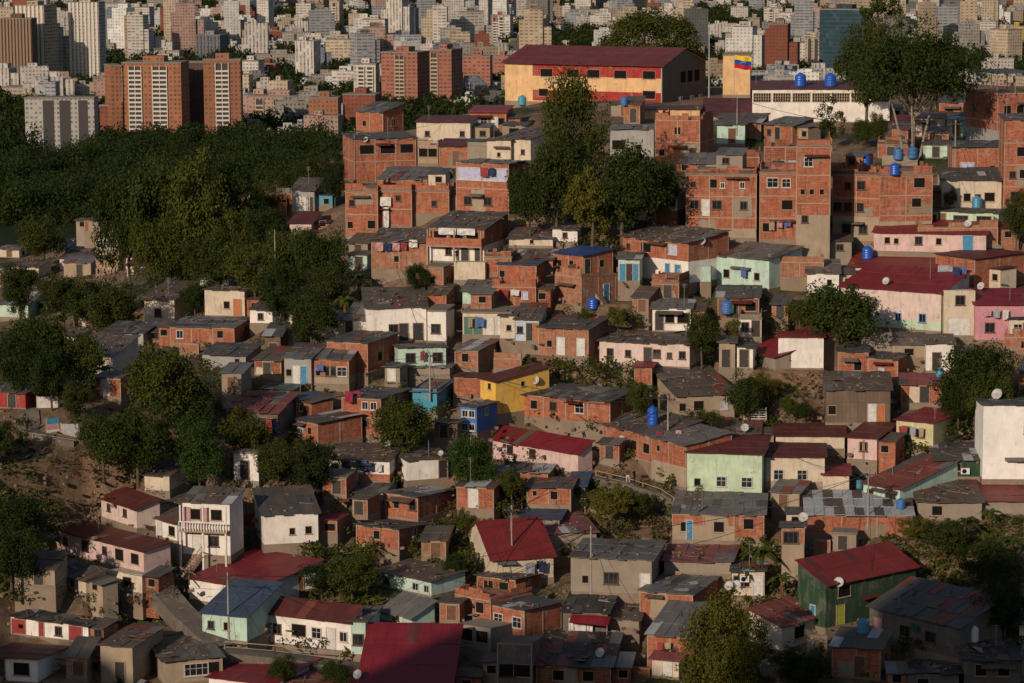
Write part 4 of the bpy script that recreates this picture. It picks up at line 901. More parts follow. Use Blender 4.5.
def leaves(rng, centers, radii, n, size, up=.5):
    """n leaf quads spread through clumps; returns verts, quads"""
    ci = rng.integers(0, len(centers), n); d = rng.normal(size=(n, 3)); d /= np.linalg.norm(d, axis=1)[:, None]
    rad = radii[ci] * (rng.random(n) ** .33)[:, None]
    p = centers[ci] + d * rad
    nn = d * .8 + rng.normal(size=(n, 3)) * .6; nn[:, 2] += up; nn /= np.linalg.norm(nn, axis=1)[:, None]
    t = np.cross(nn, rng.normal(size=(n, 3))); t /= np.linalg.norm(t, axis=1)[:, None]; b = np.cross(nn, t)
    s = size * rng.uniform(.6, 1.4, n)[:, None]
    V = np.stack([p - t * s * .5, p + b * s * .35, p + t * s * .6, p - b * s * .35], 1)
    return V.reshape(-1, 3), np.arange(n * 4).reshape(n, 4)
def crown_mesh(seed, n, size, nc, shape, mat, cz=.62, rz=.38, rr=.5, cl=.16):
    rng = np.random.default_rng(seed)
    d = rng.normal(size=(nc, 3)); d /= np.linalg.norm(d, axis=1)[:, None]
    q = d * (rng.uniform(.45, 1.0, nc))[:, None] * (1 + .16 * np.sin(d[:, 0:1] * 4 + seed) + .12 * np.sin(d[:, 1:2] * 5 + d[:, 2:3] * 4 + seed * 2))
    if shape == 'umbrella': q[:, 2] = np.abs(q[:, 2]) * .9 - .25 + .3 * rng.random(nc)
    if shape == 'dome': q = d * rng.uniform(.80, .93, nc)[:, None]
    if shape == 'tall': q[:, :2] *= (1 - .35 * np.clip(q[:, 2:3], 0, 1))
    lump = rng.uniform(.55, 1.35, nc)[:, None]
    c = np.stack([q[:, 0] * rr, q[:, 1] * rr, cz + q[:, 2] * rz], 1)
    rad = np.stack([np.full(nc, cl), np.full(nc, cl), np.full(nc, cl * rz / rr * 1.0)], 1) * lump
    V, Qd = leaves(rng, c, rad, n, size)
    return fast_mesh('crown', V, Qd, mat), c
def trunk_mesh(seed, centers, mat, r=.03, th=.35, limbs=9, fork=False):
    rg = random.Random(seed); b = MB(); a = Vector((0, 0, -.08)); m = Vector((rg.uniform(-.03, .03), rg.uniform(-.03, .03), th))
    b.bar(a, m, r, 8, r * .75)
    if fork:
        for an in (.4, 2.3, 3.5, 5.2):
            e = Vector((math.cos(an) * .22, math.sin(an) * .16, .46)); s_ = Vector((math.cos(an) * .03, math.sin(an) * .03, -.08)); k = s_.lerp(e, .5) + Vector((math.cos(an) * -.015, 0, .02)); b.bar(s_, k, r * .75, 7, r * .6); b.bar(k, e, r * .6, 7, r * .35)
            for q in range(3): b.bar(e, e + Vector((rg.uniform(-.12, .12), rg.uniform(-.12, .12), rg.uniform(.1, .25))), r * .35, 5, r * .12)
    for i in rg.sample(range(len(centers)), min(limbs, len(centers))):
        t = Vector(centers[i]); mid = m.lerp(t, .5) + Vector((rg.uniform(-.04, .04), rg.uniform(-.04, .04), .03))
        b.bar(m, mid, r * .5, 6, r * .32); b.bar(mid, t, r * .32, 5, r * .1)
        b.bar(mid, mid.lerp(t, .7) + Vector((rg.uniform(-.08, .08), rg.uniform(-.08, .08), .05)), r * .24, 4, r * .08)
    return b.mesh('trunk', mat)
TV = {}
def variant(key, seed, n, size, nc, shape, leaf, bark='bark', **kw):
    c, cs = crown_mesh(seed, n, size, nc, shape, M[leaf], **{q: v for q, v in kw.items() if q in ('cz', 'rz', 'rr', 'cl')})
    TV.setdefault(key, []).append((c, trunk_mesh(seed, cs, M[bark], kw.get('r', .03), kw.get('th', .35), kw.get('limbs', 9), key == 'big')))
for i in range(4): variant('dark', 10 + i, 13000, .030, 80, 'round', 'leaf_dark')
for i in range(4): variant('mid', 20 + i, 12000, .030, 64, 'round', 'leaf_mid', cl=.15)
for i in range(3): variant('tall', 30 + i, 13000, .027, 80, 'tall', 'leaf_mid', cz=.56, rz=.46, cl=.17)
for i in range(2): variant('light', 40 + i, 9000, .032, 50, 'round', 'leaf_light', cl=.14)
variant('ball', 50, 14000, .028, 110, 'round', 'leaf_round', cz=.56, rz=.44, cl=.15)
variant('big', 60, 24000, .019, 150, 'umbrella', 'leaf_dark', 'palebark', cz=.58, rz=.40, rr=.52, cl=.11, th=.32, limbs=16, r=.016)
variant('near', 70, 26000, .020, 140, 'tall', 'leaf_light', cz=.52, rz=.5, cl=.11)
variant('dome', 80, 26000, .024, 330, 'dome', 'leaf_mid', cz=.5, rz=.48, cl=.11)
for i in range(2): variant('open', 90 + i, 2600, .04, 30, 'round', 'leaf_mid', 'palebark', cl=.12, limbs=16, r=.022)
def banana_variant(seed, n=13):
    rg = random.Random(seed); b = MB()
    for i in range(n):
        az = i * 2.4 + rg.uniform(-.3, .3); L = rg.uniform(.4, .62); w = rg.uniform(.06, .085); el = rg.uniform(.5, 1.25); p0 = Vector((0, 0, .42)); prev = None
        for j in range(6):
            t = j / 5; rr_ = L * t; z = .42 + L * t * math.sin(el) - .42 * t * t * L * 1.9
            c = Vector((math.cos(az) * rr_ * math.cos(el) * 1.2, math.sin(az) * rr_ * math.cos(el) * 1.2, z)); ww = w * math.sin(math.pi * min(1, t * .86 + .12)) 
            sd = Vector((-math.sin(az), math.cos(az), 0)) * ww; cur = (c - sd + Vector((0, 0, -ww * .35)), c, c + sd + Vector((0, 0, -ww * .35)))
            if prev: b.face((prev[0], prev[1], cur[1], cur[0])); b.face((prev[1], prev[2], cur[2], cur[1]))
            prev = cur
    t = MB()
    for q in range(3): t.bar((rg.uniform(-.05, .05), rg.uniform(-.05, .05), -.05), (rg.uniform(-.03, .03), rg.uniform(-.03, .03), .45), .035, 7, .022)
    TV.setdefault('banana', []).append((b.mesh('crown', M['leaf_banana']), t.mesh('trunk', M['leaf_dry'])))
for i in range(3): banana_variant(i)
TN = [0]; TREEP = []
def tree(cx, yt, yb, wpx, kind, label, group='hillside trees', P=None, name='tree', cat='tree'):
    """crown centre, top, foot and width in picture pixels; stands on the ground where its foot shows"""
    if P is None:
        P, D = cast(cx, yb)
    q = proj(P); ppm = F / q[2]; Wd = wpx * .9 / ppm; Ht = (yb - yt) / ppm
    vs = TV[kind]; c, t = vs[TN[0] % len(vs)]; TN[0] += 1
    r = thing(name, label, cat, P, TN[0] * 2.1, group)
    r.scale = (Wd, Wd, Ht); link('crown', c, r); link('trunk', t, r); TREEP.append((P.x, P.y, Wd)); return r
# ---------------------------------------------------------------- trees on the hillside
T = tree
T(575, 76, 205, 78, 'tall', "tall crest tree in front of the school hall")
T(556, 128, 240, 70, 'mid', "bushy tree at the left foot of the tall crest tree")
T(622, 148, 245, 84, 'dark', "broad dark tree right of the tall crest tree")
T(655, 156, 232, 58, 'mid', "smaller tree beside the white balconied annex")
T(592, 168, 250, 66, 'light', "pale tree lowest in the clump under the crest tree")
T(530, 165, 245, 46, 'dark', "dark tree against the lilac curtained house")
T(648, 9, 92, 112, 'dome', "wide domed tree behind the school roof", P=at_dist(650, 92, 505))
T(914, 16, 166, 146, 'big', "great spreading tree with pale forked trunks on the right crest", P=at_dist(912, 166, 392))
T(866, 22, 125, 66, 'mid', "tree leaning against the great spreading tree's left side", P=at_dist(866, 125, 420))
T(884, -20, 60, 58, 'open', "airy tree rising above the great spreading tree", P=at_dist(884, 70, 430))
T(832, 102, 152, 38, 'open', "thin leaved small tree before the white hall")
T(862, 118, 150, 24, 'dark', "little dark tree before the white hall")
T(878, 112, 150, 22, 'mid', "little green tree before the white hall's right end")
T(1016, 190, 248, 34, 'mid', "tree cut by the right edge beside the pale green house")
T(950, 188, 212, 16, 'light', "tiny bush tree on the roof edge of the cream dark roofed house")
lt = [(130, 172, 300, 72, 'dark', 'tall dark tree, second row of the left wood'), (162, 158, 290, 84, 'dark', 'highest dark tree of the left wood'),
      (202, 152, 285, 84, 'mid', 'tall green tree right of the highest wood tree'), (236, 165, 262, 62, 'dark', 'dark tree above the orange brick wall house'),
      (44, 215, 270, 52, 'mid', 'round tree left of the glazed veranda house'), (92, 278, 330, 58, 'dark', 'dark tree below the glazed veranda house'),
      (64, 272, 330, 58, 'mid', 'tree above the low mint house'), (112, 282, 345, 70, 'mid', 'tree left of the cream gabled house'),
      (40, 312, 392, 76, 'dark', 'dark tree below the low mint house'), (14, 330, 402, 52, 'dark', 'dark tree at the left edge above the red shack'),
      (178, 228, 292, 68, 'mid', 'tree behind the cream gabled house'), (214, 232, 305, 58, 'dark', 'tree behind the cream orange door house'),
      (257, 240, 312, 62, 'mid', 'tree right of the cream orange door house'), (292, 226, 302, 62, 'mid', 'tree below the little pink walled house'),
      (322, 228, 305, 56, 'dark', 'dark tree left of the blanket house'), (312, 292, 352, 56, 'dark', 'dark tree above the grey patchwork shack'),
      (330, 262, 318, 44, 'mid', 'tree left of the small white grey gabled house'), (282, 262, 328, 44, 'dark', 'narrow dark tree by the white row house'),
      (195, 282, 318, 30, 'dark', 'dark bush tree between two cream houses'), (335, 168, 205, 28, 'dark', 'tree between turquoise hut and tall brick house'),
      (156, 212, 300, 52, 'mid', 'tree in front of the left wood'),
      (240, 205, 280, 56, 'mid', 'tree right in front of the orange brick wall house'), (270, 205, 275, 44, 'dark', 'dark tree under the grey dark doorway house'),
      (20, 262, 320, 48, 'mid', 'tree behind the tumbledown shacks'), (80, 330, 400, 56, 'mid', 'tree left of the cream stepped house'), (52, 345, 412, 50, 'dark', 'dark tree above the blue sign')]
lt += [(285, 168, 208, 38, 'dark', 'small dark tree left of the grey dark doorway house'), (312, 157, 196, 42, 'mid', 'small tree behind the grey dark doorway house'), (262, 180, 225, 36, 'mid', 'tree right behind the orange brick wall house'), (335, 150, 182, 34, 'dark', 'small dark tree at the crest\'s left shoulder')]
for a in lt: T(*a[:5], a[5] if len(a[5].split()) > 3 else a[5], 'trees of the left wood')
T(166, 343, 442, 92, 'mid', "large spreading tree in the left middle")
T(200, 414, 490, 54, 'ball', "bright green globe tree beside the pale yellow walled house")
T(104, 412, 478, 62, 'dark', "dark tree at the top of the bare brown slope")
T(138, 405, 482, 66, 'dark', "dark tree left of the bright green globe tree")
T(192, 380, 450, 58, 'dark', "dark tree half behind the bright green globe tree", 'hillside trees')
T(76, 382, 424, 36, 'mid', "small tree beside the blue sign on the path")
T(17, 494, 553, 62, 'dark', "big dark tree beside the big pink house")
T(-4, 420, 470, 44, 'mid', "tree cut by the left edge beside the bare slope")
T(12, 526, 596, 56, 'dark', "lower dark tree at the left edge beside the lean cream annex")
T(246, 406, 466, 56, 'light', "pale leaved tree in front of the shaded red brown roof")
T(278, 438, 492, 50, 'mid', "tree between shaded washing and the brick hut with creeper")
T(312, 440, 496, 48, 'dark', "dark tree left of the blue washing house")
T(404, 396, 462, 76, 'mid', "rounded tree right of the brick house with crimson blankets")
T(472, 434, 492, 54, 'ball', "green globe tree right of the white dark doorway house")
T(838, 282, 360, 92, 'dark', "large round dark tree below the crimson roofs")
T(702, 310, 364, 42, 'mid', "tree half hiding the small white and brick house")
T(732, 318, 350, 20, 'light', "thin pale bush tree under the dark roofed carport")
T(640, 380, 418, 36, 'mid', "small tree by the upright blue barrel")
T(704, 408, 442, 38, 'mid', "small tree in front of the ruinous tan house")
T(748, 372, 428, 42, 'dark', "dark tree at the right of the debris strewn roof")
T(512, 468, 502, 34, 'mid', "bush tree beside the tiny brick shed")
T(722, 592, 712, 112, 'near', "tall yellowish green tree nearest the camera")
T(975, 340, 424, 76, 'dark', "dense dark tree on the slope right of the pale yellow house")
T(992, 372, 442, 56, 'mid', "green tree behind the stark white house")
T(958, 380, 430, 40, 'dark', "lower dark tree right of the pale yellow house's roof")
T(525, 365, 392, 40, 'light', "low bush tree on the slope behind the long brick house")
T(618, 305, 332, 26, 'light', "small bush tree beside the outdoor staircase")
T(586, 308, 326, 18, 'light', "tiny bush at the blue barrel by the staircase", name='shrub', cat='shrub')
T(418, 262, 300, 26, 'dark', "creeper covered tree left of the small square brick tower")
T(436, 258, 268, 20, 'light', "weedy bush on the small square brick tower", name='shrub', cat='shrub', P=None)
T(800, 300, 330, 30, 'mid', "bush tree left of the large round dark tree")
T(352, 552, 604, 60, 'mid', "mass of creeper covered shrub above the mint white house", name='shrub', cat='shrub')
T(322, 560, 600, 44, 'dark', "dark creeper shrub behind the brick end wall", name='shrub', cat='shrub')
T(466, 508, 540, 26, 'light', "pale shrub on the green slope beside the double brick house", name='shrub', cat='shrub')
T(456, 552, 580, 24, 'dark', "dark shrub against the scarlet gabled house's side", name='shrub', cat='shrub')
T(612, 484, 528, 52, 'light', "leafy yellow green shrub below the stepped path", name='shrub', cat='shrub')
T(640, 490, 520, 34, 'mid', "green shrub right of the yellow green shrub", name='shrub', cat='shrub')
T(282, 655, 690, 40, 'mid', "shrub at the bottom edge beside the crimson roof", name='shrub', cat='shrub')
T(335, 660, 692, 36, 'dark', "dark shrub between pinkish roof and crimson hall", name='shrub', cat='shrub')
T(800, 650, 690, 60, 'dark', "dark shrub in shade below the yellow gate", name='shrub', cat='shrub')
T(945, 520, 560, 50, 'mid', "shrub on the grassy slope behind the scarlet roof", name='shrub', cat='shrub')
T(985, 540, 590, 60, 'dark', "dark shrub on the grassy slope near the right edge", name='shrub', cat='shrub')
T(915, 515, 545, 36, 'light', "pale shrub right behind the scarlet roof", name='shrub', cat='shrub')
T(1005, 580, 640, 60, 'dark', "dark tree in shade at the right edge")
T(790, 395, 420, 22, 'mid', "shrub on the eroded bank left of the plank shack", name='shrub', cat='shrub')
T(766, 372, 400, 36, 'light', "shrub on top of the eroded bank", name='shrub', cat='shrub')
T(802, 402, 424, 16, 'dark', "lone dark shrub in the eroded bank", name='shrub', cat='shrub')
for cx, yt, yb, w, l in ((762, 515, 585, 52, "banana plant left of the narrow brick over cement house"), (782, 552, 600, 36, "banana plant beside the scarlet roof's left corner"), (748, 545, 590, 34, "banana plant below the colour striped shed"),
                         (968, 495, 545, 40, "banana plant on the right slope under the white house"), (1012, 512, 565, 44, "banana plant at the right edge"), (990, 490, 530, 34, "banana plant behind the right edge banana"),
                         (360, 252, 300, 46, "banana plant left of the blanket house"), (378, 268, 318, 40, "banana plant below the blanket house"), (345, 275, 320, 38, "banana plant deep in the trees by the white grey gabled house"),
                         (985, 348, 395, 44, "banana plant in the slope trees at right"), (105, 350, 385, 30, "banana plant in front of the cream stepped house"), (78, 405, 432, 24, "banana plant behind the grey path fence"), (610, 478, 512, 30, "banana plant below the stepped path")):
    T(cx, yt, yb, w, 'banana', l, 'banana plants', name='banana_plant', cat='banana plant')

# ---------------------------------------------------------------- undergrowth (stuff) on the open slopes
rng = np.random.default_rng(5)
def scatter(rects, size):
    VV = []; n0 = 0
    for (x0, y0, x1, y1, n) in rects:
        c = []
        for _ in range(n):
            P, D = cast(rnd.uniform(x0, x1), rnd.uniform(y0, y1))
            if inhouse(P.x, P.y, .2) or abs(P.z - float(ground_z(P.x, P.y))) > 1: continue
            c.append((P.x, P.y, P.z + .15))
        if not c: continue
        c = np.array(c); V_, Q_ = leaves(rng, c, np.full((len(c), 3), .55) * rng.uniform(.5, 1.5, (len(c), 1)), len(c) * 26, size, .8); VV.append(V_)
    V_ = np.concatenate(VV); return V_, np.arange(len(V_)).reshape(-1, 4)
V_, Q_ = scatter([(880, 510, 1024, 620, 620), (900, 560, 1024, 660, 160), (300, 545, 380, 610, 160), (410, 520, 480, 580, 150), (480, 480, 530, 510, 60), (520, 360, 640, 395, 110), (0, 420, 34, 480, 60), (0, 490, 60, 560, 120), (760, 385, 800, 430, 40),
                  (230, 420, 340, 500, 140), (560, 480, 680, 540, 90), (0, 540, 60, 600, 80), (260, 640, 350, 690, 80), (740, 540, 800, 640, 120), (660, 640, 1024, 690, 200), (0, 230, 340, 360, 420), (560, 190, 690, 250, 140), (930, 400, 980, 450, 70), (250, 360, 700, 560, 200), (540, 310, 640, 345, 60), (680, 300, 860, 360, 90), (90, 340, 230, 480, 160), (900, 430, 1000, 500, 60)], .30)
o = link('undergrowth', fast_mesh('undergrowth', V_, Q_, M['leaf_mid'])); o['kind'] = 'stuff'
V_, Q_ = scatter([(40, 440, 150, 520, 60), (600, 500, 680, 560, 60), (760, 360, 840, 440, 60), (880, 505, 1000, 560, 90), (250, 480, 340, 510, 60), (440, 500, 520, 560, 50), (90, 560, 180, 620, 60)], .22)
o = link('dry_grass', fast_mesh('dry_grass', V_, Q_, M['leaf_dry'])); o['kind'] = 'stuff'

# ---------------------------------------------------------------- the wooded valley floor below the city (one mass)
vs = []
base = []
for i in range(4):
    rg = np.random.default_rng(200 + i); nc = 22
    d = rg.normal(size=(nc, 3)); d /= np.linalg.norm(d, axis=1)[:, None]; d *= rg.uniform(.5, .95, nc)[:, None]; d[:, 2] = np.abs(d[:, 2])
    base.append(leaves(rg, d, np.full((nc, 3), .34), 1500, .085, .5)[0])
small = [leaves(np.random.default_rng(300 + i), np.array([(math.cos(q * 2.4) * .6 * ((q * .37) % 1 + .3), math.sin(q * 2.4) * .6 * ((q * .37) % 1 + .3), .25 + .5 * ((q * .618) % 1)) for q in range(12)]), np.full((12, 3), .42), 200, .22, .5)[0] for i in range(4)]
def put_crowns(pts, base=base):
    out = []
    for i, (x, y, z, r, hh) in enumerate(pts):
        a = rnd.uniform(0, 6.28); c, s = math.cos(a), math.sin(a); b = base[i % 4]
        out.append(np.stack([x + (b[:, 0] * c - b[:, 1] * s) * r, y + (b[:, 0] * s + b[:, 1] * c) * r, z + b[:, 2] * hh], 1))
    V_ = np.concatenate(out); return V_, np.arange(len(V_)).reshape(-1, 4)
pts = []
for _ in range(1050):                                                   # wood between the hill and the towers
    px = rnd.uniform(-60, 420); py = rnd.uniform(153, 225)
    P, t = on_valley(px, py); r = rnd.choice((rnd.uniform(6, 10), rnd.uniform(11, 17)))
    if 0 < px < 85 and 150 < py < 168: continue
    pts.append((P.x, P.y, VALLEY + rnd.uniform(1, 4), r, r * rnd.choice((.6, .8, 1.0, 1.3))))
for _ in range(330):                                                    # the near flank behind the left trees
    x = rnd.uniform(-150, 10); y = rnd.uniform(570, 800); z = float(ground_z(x, y)); r = rnd.uniform(3.5, 6)
    pts.append((x, y, z + rnd.uniform(1, 3), r, r * 1.2))
V_, Q_ = put_crowns(pts)
o = link('valley_wood', fast_mesh('valley_wood', V_, Q_, M['leaf_dark'])); o['kind'] = 'stuff'
# ---------------------------------------------------------------- the city in the valley
CW = dict(white=(.60, .54, .47), cream=(.55, .44, .31), tan=(.42, .32, .22), grey=(.34, .31, .27), dgrey=(.17, .16, .155), orange=(.40, .17, .09), brickred=(.33, .13, .085), pink=(.46, .30, .24), brown=(.14, .085, .06),
          bluegrey=(.22, .25, .29), yellow=(.62, .46, .10), glass=(.012, .035, .05), redbrown=(.27, .085, .05))
for k_, c_ in CW.items(): M['c_' + k_] = tower_wall('facade_' + k_, c4(c_, .74)[:3])
M['c_wide_white'] = tower_wall('facade_wide_white', c4(CW['white'], .78)[:3], fu=4.2, dv=.36, du=.7); M['c_wide_cream'] = tower_wall('facade_wide_cream', c4(CW['cream'], .75)[:3], fu=4.2, dv=.36, du=.7)
M['c_strip_white'] = tower_wall('facade_strip_white', c4(CW['white'], .75)[:3], fu=3.4, fv=2.9, du=.34, dv=.9); M['c_strip_tan'] = tower_wall('facade_strip_tan', c4(CW['tan'], .8)[:3], fu=4.6, fv=3.1, du=.5, dv=.3); M['c_pale'] = tower_wall('facade_pale', (.52, .50, .46), fu=3.3, fv=3.0, du=.3, dv=.34); M['c_coolgrey'] = tower_wall('facade_coolgrey', (.30, .30, .30), fu=5.0, du=.75, dv=.34)
M['c_wide_brick'] = tower_wall('facade_wide_brick', CW['brickred'], fu=3.6, dv=.40, du=.62); M['c_glass'] = tower_wall('facade_glass', (.03, .06, .075), (.010, .026, .036), 3.0, 3.6, .86, .72)
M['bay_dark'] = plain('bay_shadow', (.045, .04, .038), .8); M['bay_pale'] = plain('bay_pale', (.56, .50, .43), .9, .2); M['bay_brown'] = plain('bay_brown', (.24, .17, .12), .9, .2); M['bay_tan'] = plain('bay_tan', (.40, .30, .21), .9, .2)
M['flatroof'] = plain('flat_roof', (.24, .20, .165), .95, .1, .5)
TB = []
def tower(t, x0, x1, x2, yt, yb, wall, label, d=16, bays=(), fins=0, bm='bay_pale', head=1, yaw=None, dark=None, group='city towers', cat='tower block', name='tower_block'):
    X0, X1 = tx(t, x0), tx(t, x1); XN = X1 if x2 is None or x2 > x1 else X0
    P, dep = on_valley(XN, ty(t, yb)); ppm = F / dep; tb = (XN - 512) / F
    if x2 is None: ya = math.radians(14 if yaw is None else yaw)
    else:
        v = (tx(t, x2) - XN) / (d * ppm) + tb; ya = math.asin(max(-.85, min(.85, v)))
    w = (X1 - X0) / ppm / math.cos(ya); D = math.hypot(P.x, P.y); hh = at_dist(XN, ty(t, yt), D).z - P.z
    u = Vector((math.cos(ya), -math.sin(ya), 0)); v = Vector((math.sin(ya), math.cos(ya), 0))
    A = P if XN == X0 and x2 is not None and x2 < x0 else P - u * w
    r = thing(name, label, cat, A, -ya, group)
    b = MB(); b.box(0, 0, -2, w, d, hh, skip='tb'); b.build('wall', M[wall], r)
    f = MB(); f.box(-.3, -.3, hh, w + .3, d + .3, hh + .9); f.build('roof', M['flatroof'], r)
    if head:
        f = MB(); f.box(w * .32, d * .25, hh + .901, w * .68, d * .75, hh + 4.5); f.build('lift_house', M[wall], r)
    for fx, fw in bays:                                            # a balcony stack: back panel painted as dark as recess shade, slabs and piers
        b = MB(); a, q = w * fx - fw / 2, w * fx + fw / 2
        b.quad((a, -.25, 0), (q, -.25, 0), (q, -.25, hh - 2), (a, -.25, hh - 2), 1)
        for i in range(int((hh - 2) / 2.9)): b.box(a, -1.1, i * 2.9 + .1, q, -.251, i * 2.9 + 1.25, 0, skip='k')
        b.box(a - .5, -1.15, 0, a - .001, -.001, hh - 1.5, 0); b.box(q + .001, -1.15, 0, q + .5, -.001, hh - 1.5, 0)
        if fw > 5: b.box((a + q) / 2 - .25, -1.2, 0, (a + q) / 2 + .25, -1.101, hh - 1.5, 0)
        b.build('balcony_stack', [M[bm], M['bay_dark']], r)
    for i in range(fins):
        x = w * (i + .5) / fins; b = MB(); fw = w / fins * .27
        b.box(x - fw, -.9, 0, x + fw, -.001, hh + .5, 0); b.build('fin', M[bm], r)
    if dark:                                                       # flat strips, the shade of deep recesses put into their dark colour
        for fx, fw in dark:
            b = MB(); b.box(w * fx - fw / 2, -.15, 0, w * fx + fw / 2, -.002, hh - 1, 0, skip='k'); b.build('recess_shade', M['bay_dark'], r)
    TB.append((A + u * w * .5 + v * d * .5, math.hypot(w, d) * .5 + 3)); return r
W_ = tower
W_('A', 0, 130, 152, 75, 345, 'c_brown', "brown tower with pale vertical fins at the city's left edge", 14, fins=10, bm='bay_brown')
W_('A', 58, 180, 232, 25, 335, 'c_wide_cream', "cream tower half in shade right of the brown fin tower", 20, fins=7)
W_('A', 270, 392, 418, 12, 325, 'c_wide_white', "tall white tower with dark balcony stacks, tallest at left", 16, fins=8)
W_('A', -5, 60, None, 30, 300, 'c_cream', "cream tower peeping above the brown fin tower", 14)
M['c_slab'] = tower_wall('facade_slab', (.37, .345, .31))
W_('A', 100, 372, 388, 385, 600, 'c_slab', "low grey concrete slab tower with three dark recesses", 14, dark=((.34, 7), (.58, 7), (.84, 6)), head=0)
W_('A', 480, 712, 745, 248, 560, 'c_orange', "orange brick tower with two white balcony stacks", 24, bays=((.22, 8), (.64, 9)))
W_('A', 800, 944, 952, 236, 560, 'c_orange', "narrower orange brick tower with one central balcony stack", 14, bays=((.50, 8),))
W_('A', 722, 800, None, 245, 540, 'c_brown', "dark brown block standing in for the shaded side between the orange towers", 10, head=0)  # added dark block, paints the shaded right face of the left orange tower
W_('A', 440, 482, None, 258, 560, 'c_orange', "slim orange wing at the left of the orange brick tower", 18, head=0, yaw=-20)
W_('A', 390, 470, None, 415, 558, 'c_redbrown', "dark red block between grey slab and orange tower", 12)
W_('A', 0, 265, None, 345, 400, 'c_wide_cream', "long low cream building in front of the brown fin tower", 20, head=0, cat='low block')
W_('A', 450, 585, None, 30, 135, 'c_wide_white', "white block above the trees right of the tall white tower", 16)
W_('A', 655, 800, None, 66, 140, 'c_white', "stepped white apartment block above the orange towers", 16)
W_('A', 760, 860, 895, 140, 238, 'c_bluegrey', "blue grey office block with dark fins behind the orange towers", 18, fins=7, bm='c_dgrey')
W_('A', 612, 700, None, 145, 200, 'c_bluegrey', "dark blue low block behind the orange towers", 14)
W_('A', 860, 940, None, 82, 168, 'c_cream', "cream block near the orange towers' upper right", 14)
W_('A', 945, 1014, None, 120, 185, 'c_tan', "tan block right of the cream block above orange towers", 14)
W_('A', 600, 700, None, 200, 250, 'c_white', "white low block just behind the left orange tower", 12)
W_('A', 935, 1010, None, 240, 345, 'c_white', "white block directly right of the orange towers", 16)
W_('A', 945, 1060, None, 375, 475, 'c_pink', "pinkish low block at the foot of the orange towers", 16)
W_('B', 310, 350, 366, 5, 128, 'c_cream', "slim cream tower standing in trees at upper middle left", 14, bays=((.5, 4),))
W_('B', 385, 430, None, 55, 140, 'c_cream', "short cream tower right of the slim cream tower", 12)
W_('B', 437, 528, 541, 78, 218, 'c_wide_white', "white apartment tower with many balcony lines", 14)
W_('B', 576, 645, 660, 35, 172, 'c_grey', "grey tower right of the white balcony line tower", 14)
W_('B', 895, 930, 946, 0, 152, 'c_white', "slender bright white tower reaching the top edge", 12)
W_('B', 940, 1015, None, 62, 175, 'c_wide_brick', "red and white striped apartment tower", 14, bays=((.3, 7),))
W_('B', 125, 240, 254, 128, 206, 'c_grey', "pair of joined grey slabs among city trees", 14, dark=((.45, 3),))
W_('B', 295, 420, 432, 155, 262, 'c_wide_cream', "broad cream block with strip windows left of brick towers", 16)
W_('B', 405, 492, 508, 252, 412, 'c_white', "white stepped tower left of the brick towers", 14, bays=((.35, 4), (.75, 4)))
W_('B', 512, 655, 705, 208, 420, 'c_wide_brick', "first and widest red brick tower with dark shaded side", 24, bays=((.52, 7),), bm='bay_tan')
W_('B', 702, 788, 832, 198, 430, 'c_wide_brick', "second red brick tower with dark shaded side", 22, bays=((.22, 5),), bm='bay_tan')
W_('B', 832, 938, 948, 222, 384, 'c_wide_brick', "third red brick tower, next to the school", 14)
W_('B', 952, 1010, None, 222, 340, 'c_wide_brick', "fourth red brick tower partly behind the school's left end", 14)
W_('B', 230, 345, 358, 385, 530, 'c_orange', "plain orange brick block above the near wood", 16)
W_('B', 362, 490, None, 372, 505, 'c_redbrown', "red brick block right of the plain orange brick block", 16)
W_('B', 20, 200, 212, 215, 285, 'c_grey', "long grey block above the pinkish row", 16)
W_('B', 20, 100, None, 252, 335, 'c_redbrown', "red and white block at left of the long grey block", 14, bays=((.5, 5),))
W_('B', 40, 210, None, 340, 385, 'c_cream', "cream low block in front of the long grey block", 14, cat='low block')
W_('B', -10, 222, None, 380, 482, 'c_pink', "long pinkish apartment row half in shadow", 16, bays=((.2, 5), (.5, 5), (.8, 5)), bm='bay_tan')
W_('B', 836, 952, None, 360, 415, 'c_pink', "pinkish brown low block in front of the third brick tower", 14)
W_('B', 668, 752, None, 130, 188, 'c_cream', "cream stepped block above the second brick tower", 14)
W_('B', 870, 918, None, 118, 188, 'c_bluegrey', "blue glass office slab right above the brick towers", 14)
W_('B', 60, 125, None, 122, 180, 'c_redbrown', "dark red old block left of the joined grey slabs", 12)
W_('C', -8, 40, None, 60, 180, 'c_wide_white', "white tower with red edge left of the yellow building", 14, bays=((.3, 4),))
W_('C', 35, 186, None, 156, 215, 'c_yellow', "bright yellow low building in the city", 16, head=0, cat='low block')
W_('C', 96, 172, None, 68, 140, 'c_tan', "tan block above the yellow building", 14)
W_('C', 270, 386, None, 40, 102, 'c_grey', "wide grey block above the domed tree's left", 14, bays=((.3, 4), (.7, 4)))
W_('C', 866, 972, None, 132, 195, 'c_wide_cream', "greyish cream block above the flagpole", 14)
W_('C', 902, 968, None, 28, 105, 'c_white', "white tower pair's left half at upper right centre", 12)
W_('C', 968, 1014, None, 72, 170, 'c_tan', "tan tower above the flag", 14)
W_('D', 222, 388, 422, 40, 305, 'c_glass', "dark blue green glass office tower behind the white hall", 26, head=1)
W_('D', 160, 222, None, 148, 275, 'c_cream', "cream tower against the glass tower's left side", 12, dark=((.3, 3), (.7, 3)))
W_('D', 92, 160, None, 168, 265, 'c_white', "white mid tower left of the cream tower beside glass", 12)
W_('D', 0, 72, None, 30, 120, 'c_wide_white', "white stepped tower left of the glass tower's top", 14, bays=((.4, 4),))
